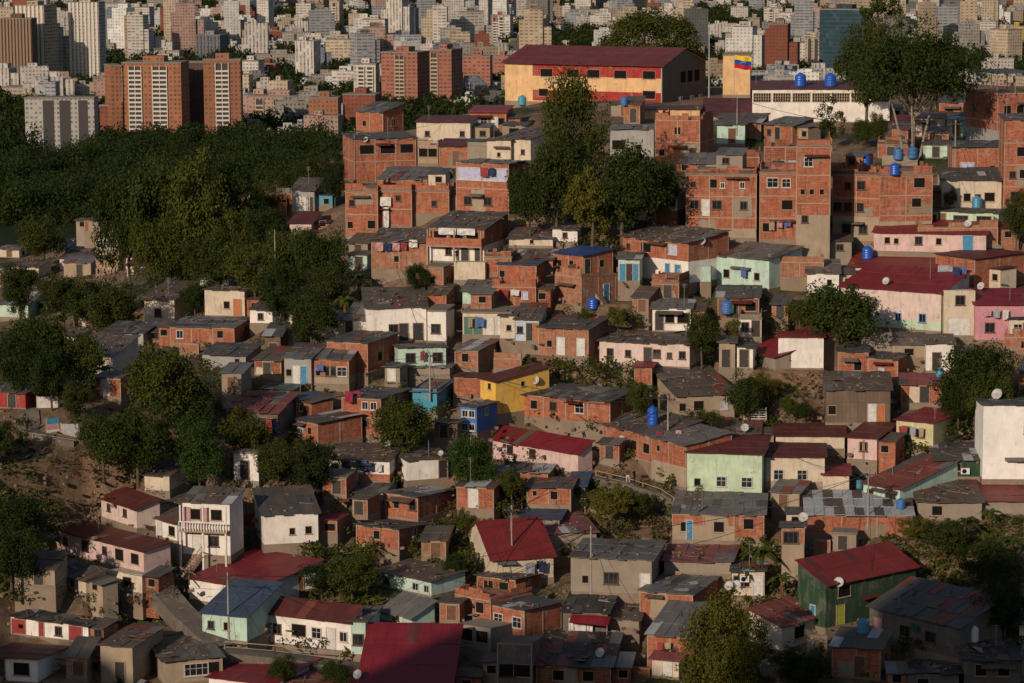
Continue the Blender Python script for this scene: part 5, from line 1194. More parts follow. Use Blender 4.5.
W_('D', 178, 222, None, 30, 150, 'c_pink', "pink tower squeezed left of the glass tower", 12)
W_('D', 642, 775, 792, 0, 145, 'c_dgrey', "dark grey gridded tower above the great spreading tree", 16, bays=((.3, 5), (.7, 5)), bm='c_grey')
W_('D', 895, 950, 1012, 118, 252, 'c_cream', "cream tower with shaded foot right of the great spreading tree", 18)
W_('D', 958, 1012, None, 105, 200, 'c_yellow', "ochre yellow tower behind the cream tower at right", 12)
W_('D', 792, 850, None, 5, 80, 'c_white', "white tower at top right above low houses", 12)
W_('D', 848, 905, None, 15, 80, 'c_white', "second white tower at top right with dark balconies", 12, bays=((.5, 4),))
W_('D', 830, 905, None, 85, 165, 'c_wide_white', "long white block left of the cream tower at right", 12)
W_('D', 920, 1010, None, 45, 100, 'c_tan', "tan stepped block at the top right corner", 14)
W_('D', 0, 68, None, 130, 200, 'c_redbrown', "red brick block above the white hall's left end", 14)
W_('D', 60, 130, None, 50, 140, 'c_white', "white slab above the red brick block, right centre", 12)

# everything smaller: the 230 nearest as blocks of their own, the rest as one mass
cr = random.Random(11); cand = []
hues = ['white'] * 4 + ['pale'] * 4 + ['coolgrey'] * 3 + ['strip_white'] * 3 + ['strip_tan'] * 2 + ['cream'] * 3 + ['tan'] * 3 + ['grey'] * 4 + ['pink'] * 2 + ['wide_white'] * 3 + ['wide_cream'] + ['dgrey'] + ['redbrown', 'bluegrey']
while len(cand) < 2900:
    D = cr.uniform(1750, 5200); x = cr.uniform(-.185, .185) * D
    q = proj((x, D, VALLEY))
    if q[1] > 152 or (q[1] > 118 and q[0] > 330) or (q[0] < 240 and q[1] > 112): continue
    green = math.sin(x * .011 + 1.3) * math.sin(D * .0062 + .5) + .5 * math.sin(x * .023 + D * .013)
    if green > .0 and cr.random() < .93: continue
    t = cr.random()
    if t < .72: w, d, h = cr.uniform(6, 16), cr.uniform(7, 14), cr.uniform(4, 11)
    elif t < .92: w, d, h = cr.uniform(11, 24), cr.uniform(10, 16), cr.uniform(11, 25)
    else: w, d, h = cr.uniform(13, 23), cr.uniform(12, 17), cr.uniform(30, 58)
    if D < 2500 and h > 30: h = 22
    if any((x - c.x) ** 2 + (D - c.y) ** 2 < (r_ + w * .5) ** 2 for c, r_ in TB): continue
    cand.append((w * h / D / D, x, D, w, d, h, cr.choice(hues), cr.uniform(-.45, .45)))
cand.sort(reverse=True)
adj = {'pale': 'very pale', 'coolgrey': 'cool grey', 'strip_white': 'white vertically striped', 'strip_tan': 'tan striped', 'wide_white': 'white strip windowed', 'wide_cream': 'cream strip windowed', 'redbrown': 'dark red', 'brickred': 'brick red', 'dgrey': 'dark grey', 'bluegrey': 'blue grey', 'pink': 'pinkish'}
def cityblock(b, w, d, h, T, hx):
    b.box(-w / 2, -d / 2, -1, w / 2, d / 2, h, 0, T, skip='b')
    if hx:
        a = hx * 7.13; f1, f2 = (a % 1), (a * 3.7 % 1); b.box(-w * .22, -d * .2, h + .001, w * (f1 - .5) * .5 + w * .2, d * .25, h + 2 + 2.5 * f2, 0, T, skip='b')
        if f1 > .35: b.box(w * .5 + .01, -d * .5 + d * .2 * f2, -1, w * (.62 + .4 * f2), d * .5, h * (.45 + .5 * f1), 0, T, skip='b')       # a lower wing
        if f2 > .5: b.box(-w * (.62 + .3 * f1), -d * .4, -1, -w * .5 - .01, d * .4, h * (.4 + .5 * f2), 0, T, skip='b')
SMALL = {}
for i, (s_, x, y, w, d, h, hue, rz) in enumerate(cand):
    if i < 215:
        b = MB(); cityblock(b, w, d, h, None, 1 + (i * .618) % 1)
        kind = 'tower' if h > 30 else ('mid rise block' if h > 13 else 'low house')
        o = b.build('city_block', M['c_' + hue]); o.location = (x, y, VALLEY); o.rotation_euler.z = rz
        px = proj((x, y, VALLEY + h * .5)); zone = 'left' if px[0] < 330 else ('middle' if px[0] < 680 else 'right')
        tier = 'top edge' if px[1] < 28 else ('upper city' if px[1] < 60 else 'nearer city')
        tag(o, "%s %s in the %s above the %s of the hillside" % (adj.get(hue, hue), kind, tier, zone) if tier != 'top edge' else "%s %s near the picture's top edge towards the %s" % (adj.get(hue, hue), kind, zone), 'city block', '%s %s %s %s' % (hue.replace('_', ' '), kind, tier, zone))
        if h > 14 and s_ > 1e-4 and i % 3:
            f = MB(); f.box(-w * .2, -d * .2, h + .02, w * .25, d * .25, h + 3.5); f.build('lift_house', M['flatroof'], o)
            f = MB(); f.box(-w / 2 - .2, -d / 2 - .2, h - .6, w / 2 + .2, d / 2 + .2, h + .015); f.build('roof', M['flatroof'], o)
    else: SMALL.setdefault(hue, []).append((x, y, w, d, h, rz))
b = MB(); keys = list(SMALL)
for mi, key in enumerate(keys):
    for (x, y, w, d, h, rz) in SMALL[key]:
        T_ = Matrix.Translation((x, y, VALLEY)) @ Matrix.Rotation(rz, 4, 'Z'); i0 = len(b.m)
        cityblock(b, w, d, h, T_, 1 + (x * .618) % 1 if h > 9 else 0); 
        for q in range(i0, len(b.m)): b.m[q] = mi
o = b.build('far_city', [M['c_' + q] for q in keys]); o['kind'] = 'stuff'
pts = []
for _ in range(9500):
    D = cr.uniform(1700, 5400); x = cr.uniform(-.19, .19) * D; q = proj((x, D, VALLEY))
    if q[1] > 150: continue
    green = math.sin(x * .011 + 1.3) * math.sin(D * .0062 + .5) + .5 * math.sin(x * .023 + D * .013)
    if green < .02 and cr.random() < .38: continue
    if any((x - c.x) ** 2 + (D - c.y) ** 2 < (r_ + 2) ** 2 for c, r_ in TB): continue
    r = cr.uniform(5.5, 12); pts.append((x, D, VALLEY + 1, r, r * cr.uniform(.9, 1.4)))
V_, Q_ = put_crowns(pts, small)
o = link('city_treetops', fast_mesh('city_treetops', V_, Q_, M['leaf_dark'])); o['kind'] = 'stuff'
# ---------------------------------------------------------------- the ridge whose evening shadow lies over the lowest streets
def ridge():
    ca, sa = math.cos(SUN_AZ), math.sin(SUN_AZ); te = math.tan(SUN_EL); cs = []; hs = []; s0 = 15.0
    for px, py in ((-60, 640), (0, 646), (60, 655), (104, 668), (130, 715), (250, 740), (370, 705), (392, 683), (425, 664), (490, 640), (560, 648), (620, 655), (650, 690), (720, 735), (790, 690), (850, 612), (930, 585), (1000, 572), (1080, 566)):
        P, D = cast(px, py, lo=240); c = P.x * ca - P.y * sa; s = P.x * sa + P.y * ca
        cs.append(c); hs.append(P.z + 1.0 + (s - s0) * te)
    o = np.argsort(cs); cs = np.array(cs)[o]; hs = np.array(hs)[o]
    cc = np.arange(cs[0] - 60, cs[-1] + 45, 1.5); ss = np.arange(-95, 80, 2.5)
    Hc = np.interp(cc, cs, hs) + .5 * np.sin(cc * .9) + .35 * np.sin(cc * 2.3 + 1)
    Hc = Hc - np.maximum(cs[0] - cc, 0) ** 1.3 * .25 - np.maximum(cc - cs[-1], 0) ** 1.5 * .35
    CC, SS = np.meshgrid(cc, ss); X = CC * ca + SS * sa; Y = -CC * sa + SS * ca
    Gz = ground_z(X, Y) - 1.0
    Z = np.where(True, Gz + np.maximum(Hc[None, :] - Gz, 0) * np.exp(-((SS - s0) / 26) ** 2), 0)
    n = len(ss); m = len(cc); ii = np.arange(n * m).reshape(n, m)
    Q = np.stack([ii[:-1, :-1], ii[:-1, 1:], ii[1:, 1:], ii[1:, :-1]], -1).reshape(-1, 4)
    o = link('hill', fast_mesh('hill', np.stack([X, Y, Z], -1).reshape(-1, 3), Q, M['earth'])); o['kind'] = 'structure'
ridge()
# ---------------------------------------------------------------- small houses wedged into the gaps
def fillers(mw, dlo, dhi, seed, mg, wallonly=False):
    bpy.context.view_layer.update()
    dg = bpy.context.evaluated_depsgraph_get(); rg = random.Random(seed)
    keep = [(0, 402, 155, 530), (30, 520, 175, 606), (755, 352, 834, 428), (598, 492, 692, 548), (905, 500, 1030, 610), (18, 395, 82, 446), (296, 545, 378, 608), (425, 515, 485, 582), (512, 350, 642, 388), (150, 560, 232, 650), (585, 462, 690, 520), (230, 636, 352, 666), (0, 590, 120, 640)]
    org = Vector((0, 0, CAMZ))
    def isg(px, py):
        ok, loc, nor, i, ob, _ = SC.ray_cast(dg, org, ray(px, py).normalized())
        return ok and ob.name in ('ground', 'undergrowth', 'dry_grass') and loc.y < 520
    def free(P, u, v, w, d):
        for a in np.linspace(0, w, 5):
            for b in np.linspace(0, d, 4):
                q = P + u * a + v * b
                if inhouse(q.x, q.y, .15): return False
                if any((q.x - x) ** 2 + (q.y - y) ** 2 < 1.4 for x, y, _ in TREEP): return False
        return True
    near = [h for h in HS if h.get('name', 'house') not in ('shack', 'garden_wall') and len(h['label'].split()) <= 9 and h['P'].y < 500]
    used = set(h['label'] for h in HS); new = []; count = 0
    words = {'brick': 'brick', 'brick2': 'dark brick', 'brick3': 'pale brick', 'conc': 'cement', 'white': 'whitewashed', 'cream': 'cream', 'tan': 'tan', 'grey': 'grey', 'mint': 'mint', 'pale_pink': 'pale pink', 'board': 'plank'}
    rw = {'r_rust': 'rusty roofed', 'r_grey': 'grey roofed', 'r_dgrey': 'dark roofed', 'r_maroon': 'maroon roofed', 'slab': 'flat topped', 'r_patch': 'patch roofed'}
    ys = list(range(676, 112, -7))
    for py in ys:
        for px in range(6 + (py * 7) % 9, 1022, 9):
            if any(a <= px <= c and b <= py <= d for a, b, c, d in keep): continue
            if px < 345 and py < 235: continue
            if not isg(px, py): continue
            gap = 0
            while gap < 40 and isg(px, py - gap - 4): gap += 4
            if gap < mg: continue
            xa = px
            while xa < px + 60 and isg(xa + 4, py - 3): xa += 4
            if xa - px < 13: continue
            P, D = cast(px, py); ppm = F / proj(P)[2]
            for k in range(5):
                ya = math.radians(rg.uniform(4, 24)); u = Vector((math.cos(ya), -math.sin(ya), 0)); v = Vector((math.sin(ya), math.cos(ya), 0))
                w = min((xa - px) / ppm, rg.uniform(3.4, 8.5)); d = rg.uniform(dlo, dhi)
                if w > mw and (not wallonly or w < 9) and free(P, u, v, w, d): break
            else: continue
            hf = max(1.7, min(rg.choice((2.3, 2.6, 2.9)), gap * .95 / ppm))
            wall = rg.choice(['brick'] * 5 + ['brick2', 'brick3', 'brick3', 'conc', 'conc', 'white', 'cream', 'tan', 'grey', 'pale_pink', 'mint', 'board']); roof = rg.choice(['r_rust'] * 4 + ['r_grey', 'r_grey', 'r_dgrey', 'r_dgrey', 'r_maroon', 'slab', 'r_patch'])
            if wallonly: hf = rg.uniform(.6, 1.3); wall = rg.choice(('conc', 'conc', 'brick3', 'brick', 'tan', 'found')); roof = None
            c = P + u * w / 2
            for h in sorted(near, key=lambda h: (h['P'] + h['u'] * h['w'] / 2 - c).length)[:6]:
                a = proj(c)[0] - proj(h['P'] + h['u'] * h['w'] / 2)[0]; dz = c.y - h['P'].y
                rel = 'right of' if a > 12 else ('left of' if a < -12 else ('behind' if dz > 0 else 'in front of'))
                lab = ('low %s wall %s the %s' % (words.get(wall, 'raw cement'), rel, h['label'])) if wallonly else '%s %s shack %s the %s' % (rw[roof], words[wall], rel, h['label'])
                if lab not in used and len(lab.split()) <= 16: break
            if lab in used or len(lab.split()) > 16: continue
            used.add(lab)
            h = dict(P=P, w=w, d=d, hf=hf, hb=hf + rg.uniform(-.05, .22) * d, hr=None, yaw=ya, u=u, v=v, wall=wall, roof=roof, label=lab, rt='m', left=False, D=D, ppm=ppm, seed=seed * 40 + count, tile='', group='small shacks in the gaps', name='garden_wall' if wallonly else 'shack', cat='wall' if wallonly else 'shack')
            if wallonly: h.update(o='', group='low terrace walls', fd=1.6, hb=hf)
            HS.append(h); new.append(h); count += 1
    for h in new:
        build_house(h)
        if wallonly: h['root']['kind'] = 'thing'
    Z = pads(); V[:, 2] = Z.ravel()
    me = bpy.data.objects['ground'].data; me.vertices.foreach_set('co', V.astype(np.float32).ravel()); me.update()
    print('FILL', count)
fillers(1.4, 2.6, 5.5, 21, 7)
fillers(1.1, 1.4, 2.6, 37, 6)
fillers(1.3, .25, .4, 53, 4, True)
bpy.context.view_layer.update(); DG = bpy.context.evaluated_depsgraph_get()

# ---------------------------------------------------------------- litter on the open ground between the houses
lb = MB(); lr = random.Random(9)
for _ in range(2600):
    P, D = cast(lr.uniform(0, 1024), lr.uniform(150, 683))
    if inhouse(P.x, P.y, .1) or abs(P.z - float(ground_z(P.x, P.y))) > 1: continue
    s_ = lr.uniform(.06, .3); R_ = Matrix.Translation(P) @ Euler((lr.uniform(-.3, .3), lr.uniform(-.3, .3), lr.uniform(0, 6))).to_matrix().to_4x4()
    t = lr.random()
    if t < .65: lb.box(-s_, -s_ * .7, -.1, s_, s_ * .7, s_ * .8, 0, R_)
    elif t < .9: lb.box(-s_ * 4, -.06, 0, s_ * 4, .06, .1, 1, R_)
    else: lb.box(-s_ * 2.5, -s_ * 2, .05, s_ * 2.5, s_ * 2, .09, lr.choice((2, 3)), R_)
o = lb.build('rubble', [M['stone'], M['board'], M['metal'], M['r_brown']]); o['kind'] = 'stuff'

# ---------------------------------------------------------------- paths, ramp, street and stairs
def ribbon(pts, w, name, mat, lift=.12, th=1.6):
    q = [cast(x, y)[0] for x, y in pts]; b = MB()
    dense = []
    for a, c in zip(q, q[1:]):
        n = max(2, int((c - a).length / 1.0))
        for i in range(n): dense.append(a.lerp(c, i / n))
    dense.append(q[-1]); prev = None
    for i, p in enumerate(dense):
        t = (dense[min(i + 1, len(dense) - 1)] - dense[max(i - 1, 0)]); t.z = 0; t.normalize(); s = Vector((t.y, -t.x, 0)) * w / 2
        z = sum(float(ground_z(p.x + s.x * k, p.y + s.y * k)) for k in (-.6, 0, .6)) / 3 + lift
        cur = (Vector((p.x - s.x, p.y - s.y, z)), Vector((p.x + s.x, p.y + s.y, z)))
        if prev:
            L = (cur[0] - prev[0]).length
            b.quad(prev[0], prev[1], cur[1], cur[0]) if (s.x * t.y - s.y * t.x) > 0 else b.quad(prev[1], prev[0], cur[0], cur[1])
            for k in (0, 1):
                dn = Vector((0, 0, th)); b.quad(prev[k] - dn, cur[k] - dn, cur[k], prev[k])
        prev = cur
    o = b.build(name, mat); o['kind'] = 'structure'; return dense
M['paving'] = plaster('worn_paving', (.13, .105, .085), .9)
ribbon([(163, 590), (182, 612), (202, 630), (222, 648)], 2.6, 'road', M['paving'], .03)
ribbon([(215, 652), (262, 655), (310, 660), (360, 668)], 2.6, 'pavement', M['paving'], .1, 2.0)
ribbon([(28, 412), (30, 432), (52, 437), (76, 442)], 2.2, 'path', M['paving'], .1)
ribbon([(585, 476), (628, 484), (662, 494), (690, 512)], 2.0, 'footpath', M['paving'], .1, 2.2)

def rail(pts, name, label, cat, h=1.0, mat='pole', step=1.6, off=0.0, solid=False):
    q = [cast(x, y)[0] + Vector((0, 0, off)) for x, y in pts]; r = thing(name, label, cat, q[0]); o = q[0]
    p = MB(); t = MB()
    for a, c in zip(q, q[1:]):
        n = max(1, int((c - a).length / step)); a0, c0 = a - o, c - o
        for i in range(n + 1): x = a0.lerp(c0, i / n); p.bar(x + Vector((0, 0, -.6)), x + Vector((0, 0, h)), .06, 6)
        t.bar(a0 + Vector((0, 0, h)), c0 + Vector((0, 0, h)), .045, 6); t.bar(a0 + Vector((0, 0, h * .5)), c0 + Vector((0, 0, h * .5)), .03, 6)
    p.build('post', M[mat], r); t.build('rail', M[mat], r); return r
rail([(596, 480), (626, 487), (660, 498), (688, 516)], 'railing', "rough cement post railing along the stepped footpath", 'railing', 1.0, 'frame', 2.0)
rail([(33, 440), (52, 443), (76, 447)], 'railing', "low railing along the path above the bare brown slope", 'railing', .7, 'pole', 1.5)
rail([(225, 652), (275, 656), (340, 664)], 'railing', "row of thin posts before the long white house", 'railing', 1.0, 'pole', 3.2)
def panel_fence(a, c, h, mats, name, label, cat):
    A, B = cast(*a)[0], cast(*c)[0]; d = B - A; L = math.hypot(d.x, d.y); r = thing(name, label, cat, A, math.atan2(d.y, d.x)); n = max(1, int(L / 1.4)); sl = d.z / L
    for i in range(n):
        b = MB(); x0, x1 = L * i / n + .03, L * (i + 1) / n - .03; z = sl * x0; k = len(mats)
        for j, m in enumerate(mats): b.box(x0, -.04, z - .3 + (h + .3) * j / k, x1, .04, z - .3 + (h + .3) * (j + 1) / k, j)
        b.build('panel', [M[m] for m in mats], r)
    b = MB()
    for i in range(n + 1): b.box(L * i / n - .06, .041, sl * L * i / n - .6, L * i / n + .06, .15, sl * L * i / n + h + .1)
    b.build('post', M['frame'], r); return r
panel_fence((47, 433), (60, 433), 1.5, ['paint_w', 'paint_p', 'paint_b'] if 0 else ['d_white', 'd_pink', 'tank_teal'], 'painted_hoarding', "hoarding painted in blue, pink and white bands beside the path", 'hoarding')
panel_fence((61, 436), (79, 440), 1.3, ['metal'], 'sheet_fence', "pale grey sheet metal fence beside the painted hoarding", 'fence')
panel_fence((37, 408), (60, 409), 1.2, ['d_white'], 'sheet_fence', "whitish board fence above the path at left", 'fence')
def lattice(a, c, h, label):
    A, B = cast(*a)[0], cast(*c)[0]; d = B - A; L = math.hypot(d.x, d.y); r = thing('lattice_fence', label, 'fence', A, math.atan2(d.y, d.x)); b = MB()
    for i in range(7): b.box(0, -.03, h * i / 7 + .02, L, .03, h * i / 7 + .12)
    b.build('lattice', M['w_white'], r); b = MB()
    for i in range(4): b.box(L * i / 3 - .06, .031, -.5, L * i / 3 + .06, .13, h + .05)
    b.build('post', M['w_white'], r)
lattice((744, 424), (766, 424), 1.8, "white slatted fence right of the ruinous tan house")
def stairs(a, c, w, label):
    """flight climbing from pixel a (foot) to pixel c (head)"""
    A = hit(*a)[0]; D = math.hypot(A.x, A.y); B = at_dist(c[0], c[1], D + 1.5); r = thing('outdoor_staircase', label, 'staircase', A, math.atan2(B.y - A.y, B.x - A.x))
    L = math.hypot(B.x - A.x, B.y - A.y); Hh = B.z - A.z; n = max(4, int(Hh / .2)); b = MB()
    for i in range(n): b.box(L * i / n, -w / 2, Hh * i / n - .35, L * (i + 1) / n, w / 2, Hh * (i + 1) / n)
    b.build('flight', M['frame'], r); b = MB()
    for i in range(0, n + 1, 3): b.bar((L * i / n, -w / 2 + .05, Hh * i / n), (L * i / n, -w / 2 + .05, Hh * i / n + .9), .025, 5)
    b.bar((0, -w / 2 + .05, .9), (L, -w / 2 + .05, Hh + .9), .03, 5); b.build('handrail', M['wire'], r)
stairs((605, 304), (586, 277), 1.0, "outdoor staircase up to the blue roofed brick house")
stairs((181, 577), (200, 552), 1.3, "cement stair beside the white balcony house")

# ---------------------------------------------------------------- tanks, dishes, air conditioners
def stand(px, py, push=.35):
    loc, nor, ob = hit(px, py)
    if nor.z < .5: loc = loc + Vector((nor.x, nor.y, 0)).normalized() * .05 if ob else loc
    return loc + Vector((0, push, 0)) if nor.z > .5 else loc
def tank(t, x, yb, hz, m, label, lying=False):
    P = stand(tx(t, x), ty(t, yb)); ppm = F / proj(P)[2]; h = hz / ZF / ppm; r_ = h * .42 if hz < 60 else h * .27
    r = thing('water_tank', label, 'water tank', P, rnd.uniform(0, 3), 'water tanks')
    b = MB(); prof = [(r_ * .94, 0), (r_, h * .05)]
    for i in range(4): z = h * (.1 + i * .18); prof += [(r_, z), (r_ * 1.03, z + h * .05), (r_, z + h * .1)]
    prof += [(r_, h * .8), (r_ * .8, h * .9), (r_ * .42, h * .95)]; b.lathe(prof, 18); b.build('body', M[m], r, True)
    b = MB(); b.lathe([(r_ * .4, h * .951), (r_ * .42, h * .99), (r_ * .3, h * 1.02)], 14); b.build('lid', M[m], r, True)
for a in (('D', 143, 338, 52, 'tank_blue', "blue tank on the white hall's maroon roof, nearer the ochre wall"), ('D', 260, 338, 52, 'tank_blue', "blue tank on the white hall's maroon roof, nearer the spreading tree"),
          ('D', 395, 645, 42, 'tank_blue', "blue tank among clutter left of the forked tree trunks"), ('D', 525, 622, 46, 'tank_faded', "teal blue tank at the foot of the forked trunks, left one"),
          ('D', 580, 618, 46, 'tank_faded', "blue tank right against the forked trunks"), ('D', 510, 682, 46, 'tank_blue', "blue tank on the roof edge of the curved brick block"),
          ('G', 362, 562, 46, 'tank_blue', "blue barrel at the foot of the outdoor staircase"), ('G', 886, 580, 55, 'tank_faded', "blue tank under the dark roofed carport"),
          ('H', 405, 368, 50, 'tank_blue', "wide blue tank behind the upper crimson roof"), ('H', 832, 168, 46, 'tank_teal', "dull blue tank on the pale green house's roof"),
          ('K', 595, 352, 76, 'tank_blue', "slender upright blue barrel on the brick terrace row"), ('L', 685, 162, 36, 'tank_teal', "round blue tank beside the white plaster hut"),
          ('L', 372, 600, 36, 'tank_teal', "low teal tank left of the red brown roof"), ('L', 535, 682, 42, 'tank_faded', "blue tank on the pale striped roof's end"),
          ('P', 388, 490, 55, 'tank_teal', "blue barrel beside the pink door in shade"), ('P', 820, 520, 60, 'tank_white', "white tank beside the shaded dark grey roofed house"),
          ('C', 87, 410, 38, 'tank_teal', "blue tank before the school hall's ochre bay"), ('C', 485, 412, 34, 'tank_faded', "blue tank before the school hall's red band")): tank(*a)
def dish(t, x, y, label, s=.45):
    loc, nor, ob = hit(tx(t, x), ty(t, y)); P = loc + Vector((0, -.15, 0))
    r = thing('satellite_dish', label, 'satellite dish', P, rnd.uniform(-.9, -.2), 'satellite dishes')
    b = MB(); R_ = Matrix.Rotation(math.radians(62), 4, 'X'); n = 16; rings = []
    for q, z in ((.02, -.10), (.5, -.075), (.85, -.02), (1, .03)): rings.append([R_ @ Vector((s * q * math.cos(6.2832 * i / n), s * q * math.sin(6.2832 * i / n), z * s * 2)) + Vector((0, 0, .55)) for i in range(n)])
    for a, c in zip(rings, rings[1:]):
        for i in range(n): b.quad(a[i], a[(i + 1) % n], c[(i + 1) % n], c[i]); b.quad(c[i] + Vector((0, .02, 0)), c[(i + 1) % n] + Vector((0, .02, 0)), a[(i + 1) % n] + Vector((0, .02, 0)), a[i] + Vector((0, .02, 0)))
    b.build('reflector', M['dish'], r); b = MB(); b.bar((0, .1, -.2), (0, .06, .5), .03, 6); b.build('mast', M['pole'], r)
    b = MB(); b.bar((0, -.02, .35), (0, -.42, .62), .015, 5); b.bar((0, -.42, .6), (0, -.42, .68), .05, 6); b.build('feed_arm', M['pole'], r)
for a in (('H', 475, 470, "dish on the lower crimson roof's edge"), ('J', 540, 440, "dish on the white dark doorway house's roof corner"), ('L', 908, 250, "large dish on the stark white house", .6), ('P', 290, 310, "dish at the scarlet roof's front edge", .5),
          ('P', 152, 55, "dish beside the long orange brick house", .5), ('O', 893, 325, "left dish of two near the banana plants"), ('O', 922, 322, "right dish of two near the banana plants"), ('O', 390, 585, "dish on the blackened cluttered roof"),
          ('K', 138, 195, "white dish against the yellow house's shaded corner", .5), ('E', 972, 135, "dish on the orange brick wall house"), ('G', 790, 315, "dish at the shaded side of brick over white house"), ('H', 845, 490, "dish on the cream tall house's brick neighbour"),
          ('H', 795, 245, "dish under the large barred windows"), ('N', 420, 670, "dish at the crimson hall's lower corner"), ('J', 745, 480, "small dish beside the white house's dark doorway", .3), ('B', 452, 560, "white dish on the open roofed terrace", .4), ('K', 955, 380, "dish on the maroon roof's rear edge")): dish(*a)
def aircon(t, x, y, label):
    loc, nor, ob = hit(tx(t, x), ty(t, y)); n = Vector((nor.x, nor.y, 0)); n = n.normalized() if n.length > .3 else Vector((-.3, -.95, 0))
    r = thing('air_conditioner', label, 'air conditioner', loc, math.atan2(n.y, n.x) + math.pi / 2, 'air conditioners')
    b = MB(); b.box(-.45, -.36, -.3, .45, -.02, .32); b.build('casing', M['tank_white'], r); b = MB(); b.lathe([(.24, 0), (.24, .02)], 14); o = b.build('fan_grille', M['void'], r); o.rotation_euler.x = math.pi / 2; o.location = (-.1, -.365, .01)
for a in (('L', 785, 530, "air conditioner on the dark green house"), ('C', 700, 385, "air conditioner by the school gable, leftmost of three"), ('C', 745, 380, "air conditioner by the school gable, middle of three"), ('C', 778, 376, "air conditioner by the school gable, rightmost of three"), ('O', 955, 275, "air conditioner on the cream house near banana plants")): aircon(*a)

# ---------------------------------------------------------------- washing
def cloth(t, x0, y0, x1, y1, col, label, cat='washing', name='garment', out=.45):
    cx, cy = tx(t, (x0 + x1) / 2), ty(t, (y0 + y1) / 2); loc, nor, ob = hit(cx, cy); D = math.hypot(loc.x, loc.y) - out
    n = Vector((nor.x, nor.y, 0)); n = n.normalized() if n.length > .5 else Vector((-.3, -.95, 0)); u = Vector((-n.y, n.x, 0))
    P = at_dist(cx, ty(t, y0), D); ppm = F / proj(P)[2]; w = (x1 - x0) / ZF / ppm / max(.5, abs(u.x)); h = (y1 - y0) / ZF / ppm
    key = 'cloth_%d_%d_%d' % tuple(int(c * 99) for c in col)
    if key not in M: M[key] = plain(key, col, .9, .1, .3)
    o = thing(name, label, cat, P, math.atan2(u.y, u.x), 'washing hung out to dry'); nx, nz = 10, 6; f = []; rg = random.Random(x0)
    ph = rg.uniform(0, 6); b = MB()
    pt = lambda i, j, e: (w * (i / nx - .5), e + .05 * math.sin(i * 1.3 + ph) * (j / nz) + .04 * math.sin(i * .6 + j), -h * j / nz * (1 - .05 * math.sin(i * .9 + ph)))
    for i in range(nx):
        for j in range(nz):
            b.quad(pt(i, j + 1, 0), pt(i + 1, j + 1, 0), pt(i + 1, j, 0), pt(i, j, 0)); b.quad(pt(i, j, .02), pt(i + 1, j, .02), pt(i + 1, j + 1, .02), pt(i, j + 1, .02))
    b.build('cloth', M[key], o); b = MB()
    for s in (-.42, .42): b.box(w * s - .02, -.03, -.05, w * s + .02, .04, .05)
    b.build('peg', M['d_brown'], o)
WH, RD, NV, PK, CR, BL, GY = (.58, .55, .52), (.26, .05, .05), (.03, .04, .09), (.45, .24, .25), (.26, .03, .06), (.08, .13, .30), (.30, .30, .33)
for a in (('F', 507, 125, 550, 160, WH, "white sheet hung high on the tall brick houses"), ('F', 520, 165, 542, 245, WH, "long narrow white sheet below another on the brick houses"), ('F', 735, 246, 805, 272, WH, "wide white sheet on the upper balcony line, left half"), ('F', 808, 248, 878, 274, WH, "wide white sheet on the upper balcony line, right half"),
          ('F', 490, 302, 520, 336, PK, "pink patterned blanket airing under rust roof, first of four"), ('F', 524, 304, 552, 336, NV, "navy blanket airing between two pink ones"), ('F', 556, 304, 584, 334, PK, "pink blanket airing right of the navy one"), ('F', 588, 304, 612, 332, RD, "red blanket airing, last of four under rust roof"),
          ('F', 620, 292, 653, 322, WH, "white cloth screen right of the airing blankets"), ('J', 370, 220, 400, 264, CR, "crimson blanket left of another at the grey roofed brick house"), ('J', 403, 218, 430, 258, CR, "crimson blanket right of another at the grey roofed brick house"),
          ('J', 430, 490, 455, 530, BL, "bright blue garment, leftmost on the middle washing line"), ('J', 458, 497, 484, 532, NV, "dark blue garment in the middle washing line"), ('J', 488, 505, 514, 535, WH, "white garment at the middle washing line's end"),
          ('H', 680, 392, 735, 432, GY, "pale flowered cloth in the open balcony"), ('H', 738, 400, 764, 458, NV, "navy trousers hanging in the open balcony"), ('H', 768, 396, 790, 445, BL, "blue shirt hanging in the open balcony"),
          ('O', 268, 430, 335, 490, WH, "large white cloth with dark marks beside the red awning"), ('O', 338, 435, 362, 490, WH, "narrow white cloth right of the large marked cloth"), ('M', 945, 22, 990, 70, RD, "red diamond patterned cloth at the white long walled house's corner"),
          ('J', 60, 330, 84, 378, RD, "dull red garment in the shaded washing"), ('J', 90, 335, 116, 385, NV, "dark garment in the shaded washing"), ('K', 686, 372, 708, 392, PK, "pink bundle of washing on the grey roof"), ('K', 610, 378, 632, 392, CR, "magenta cloth lying by the rubble roof")): cloth(*a)
wr = random.Random(77); pal = [('white', WH), ('red', RD), ('navy', NV), ('pink', PK), ('blue', BL), ('grey', GY), ('tan', (.34, .26, .16)), ('dark green', (.04, .10, .06))]
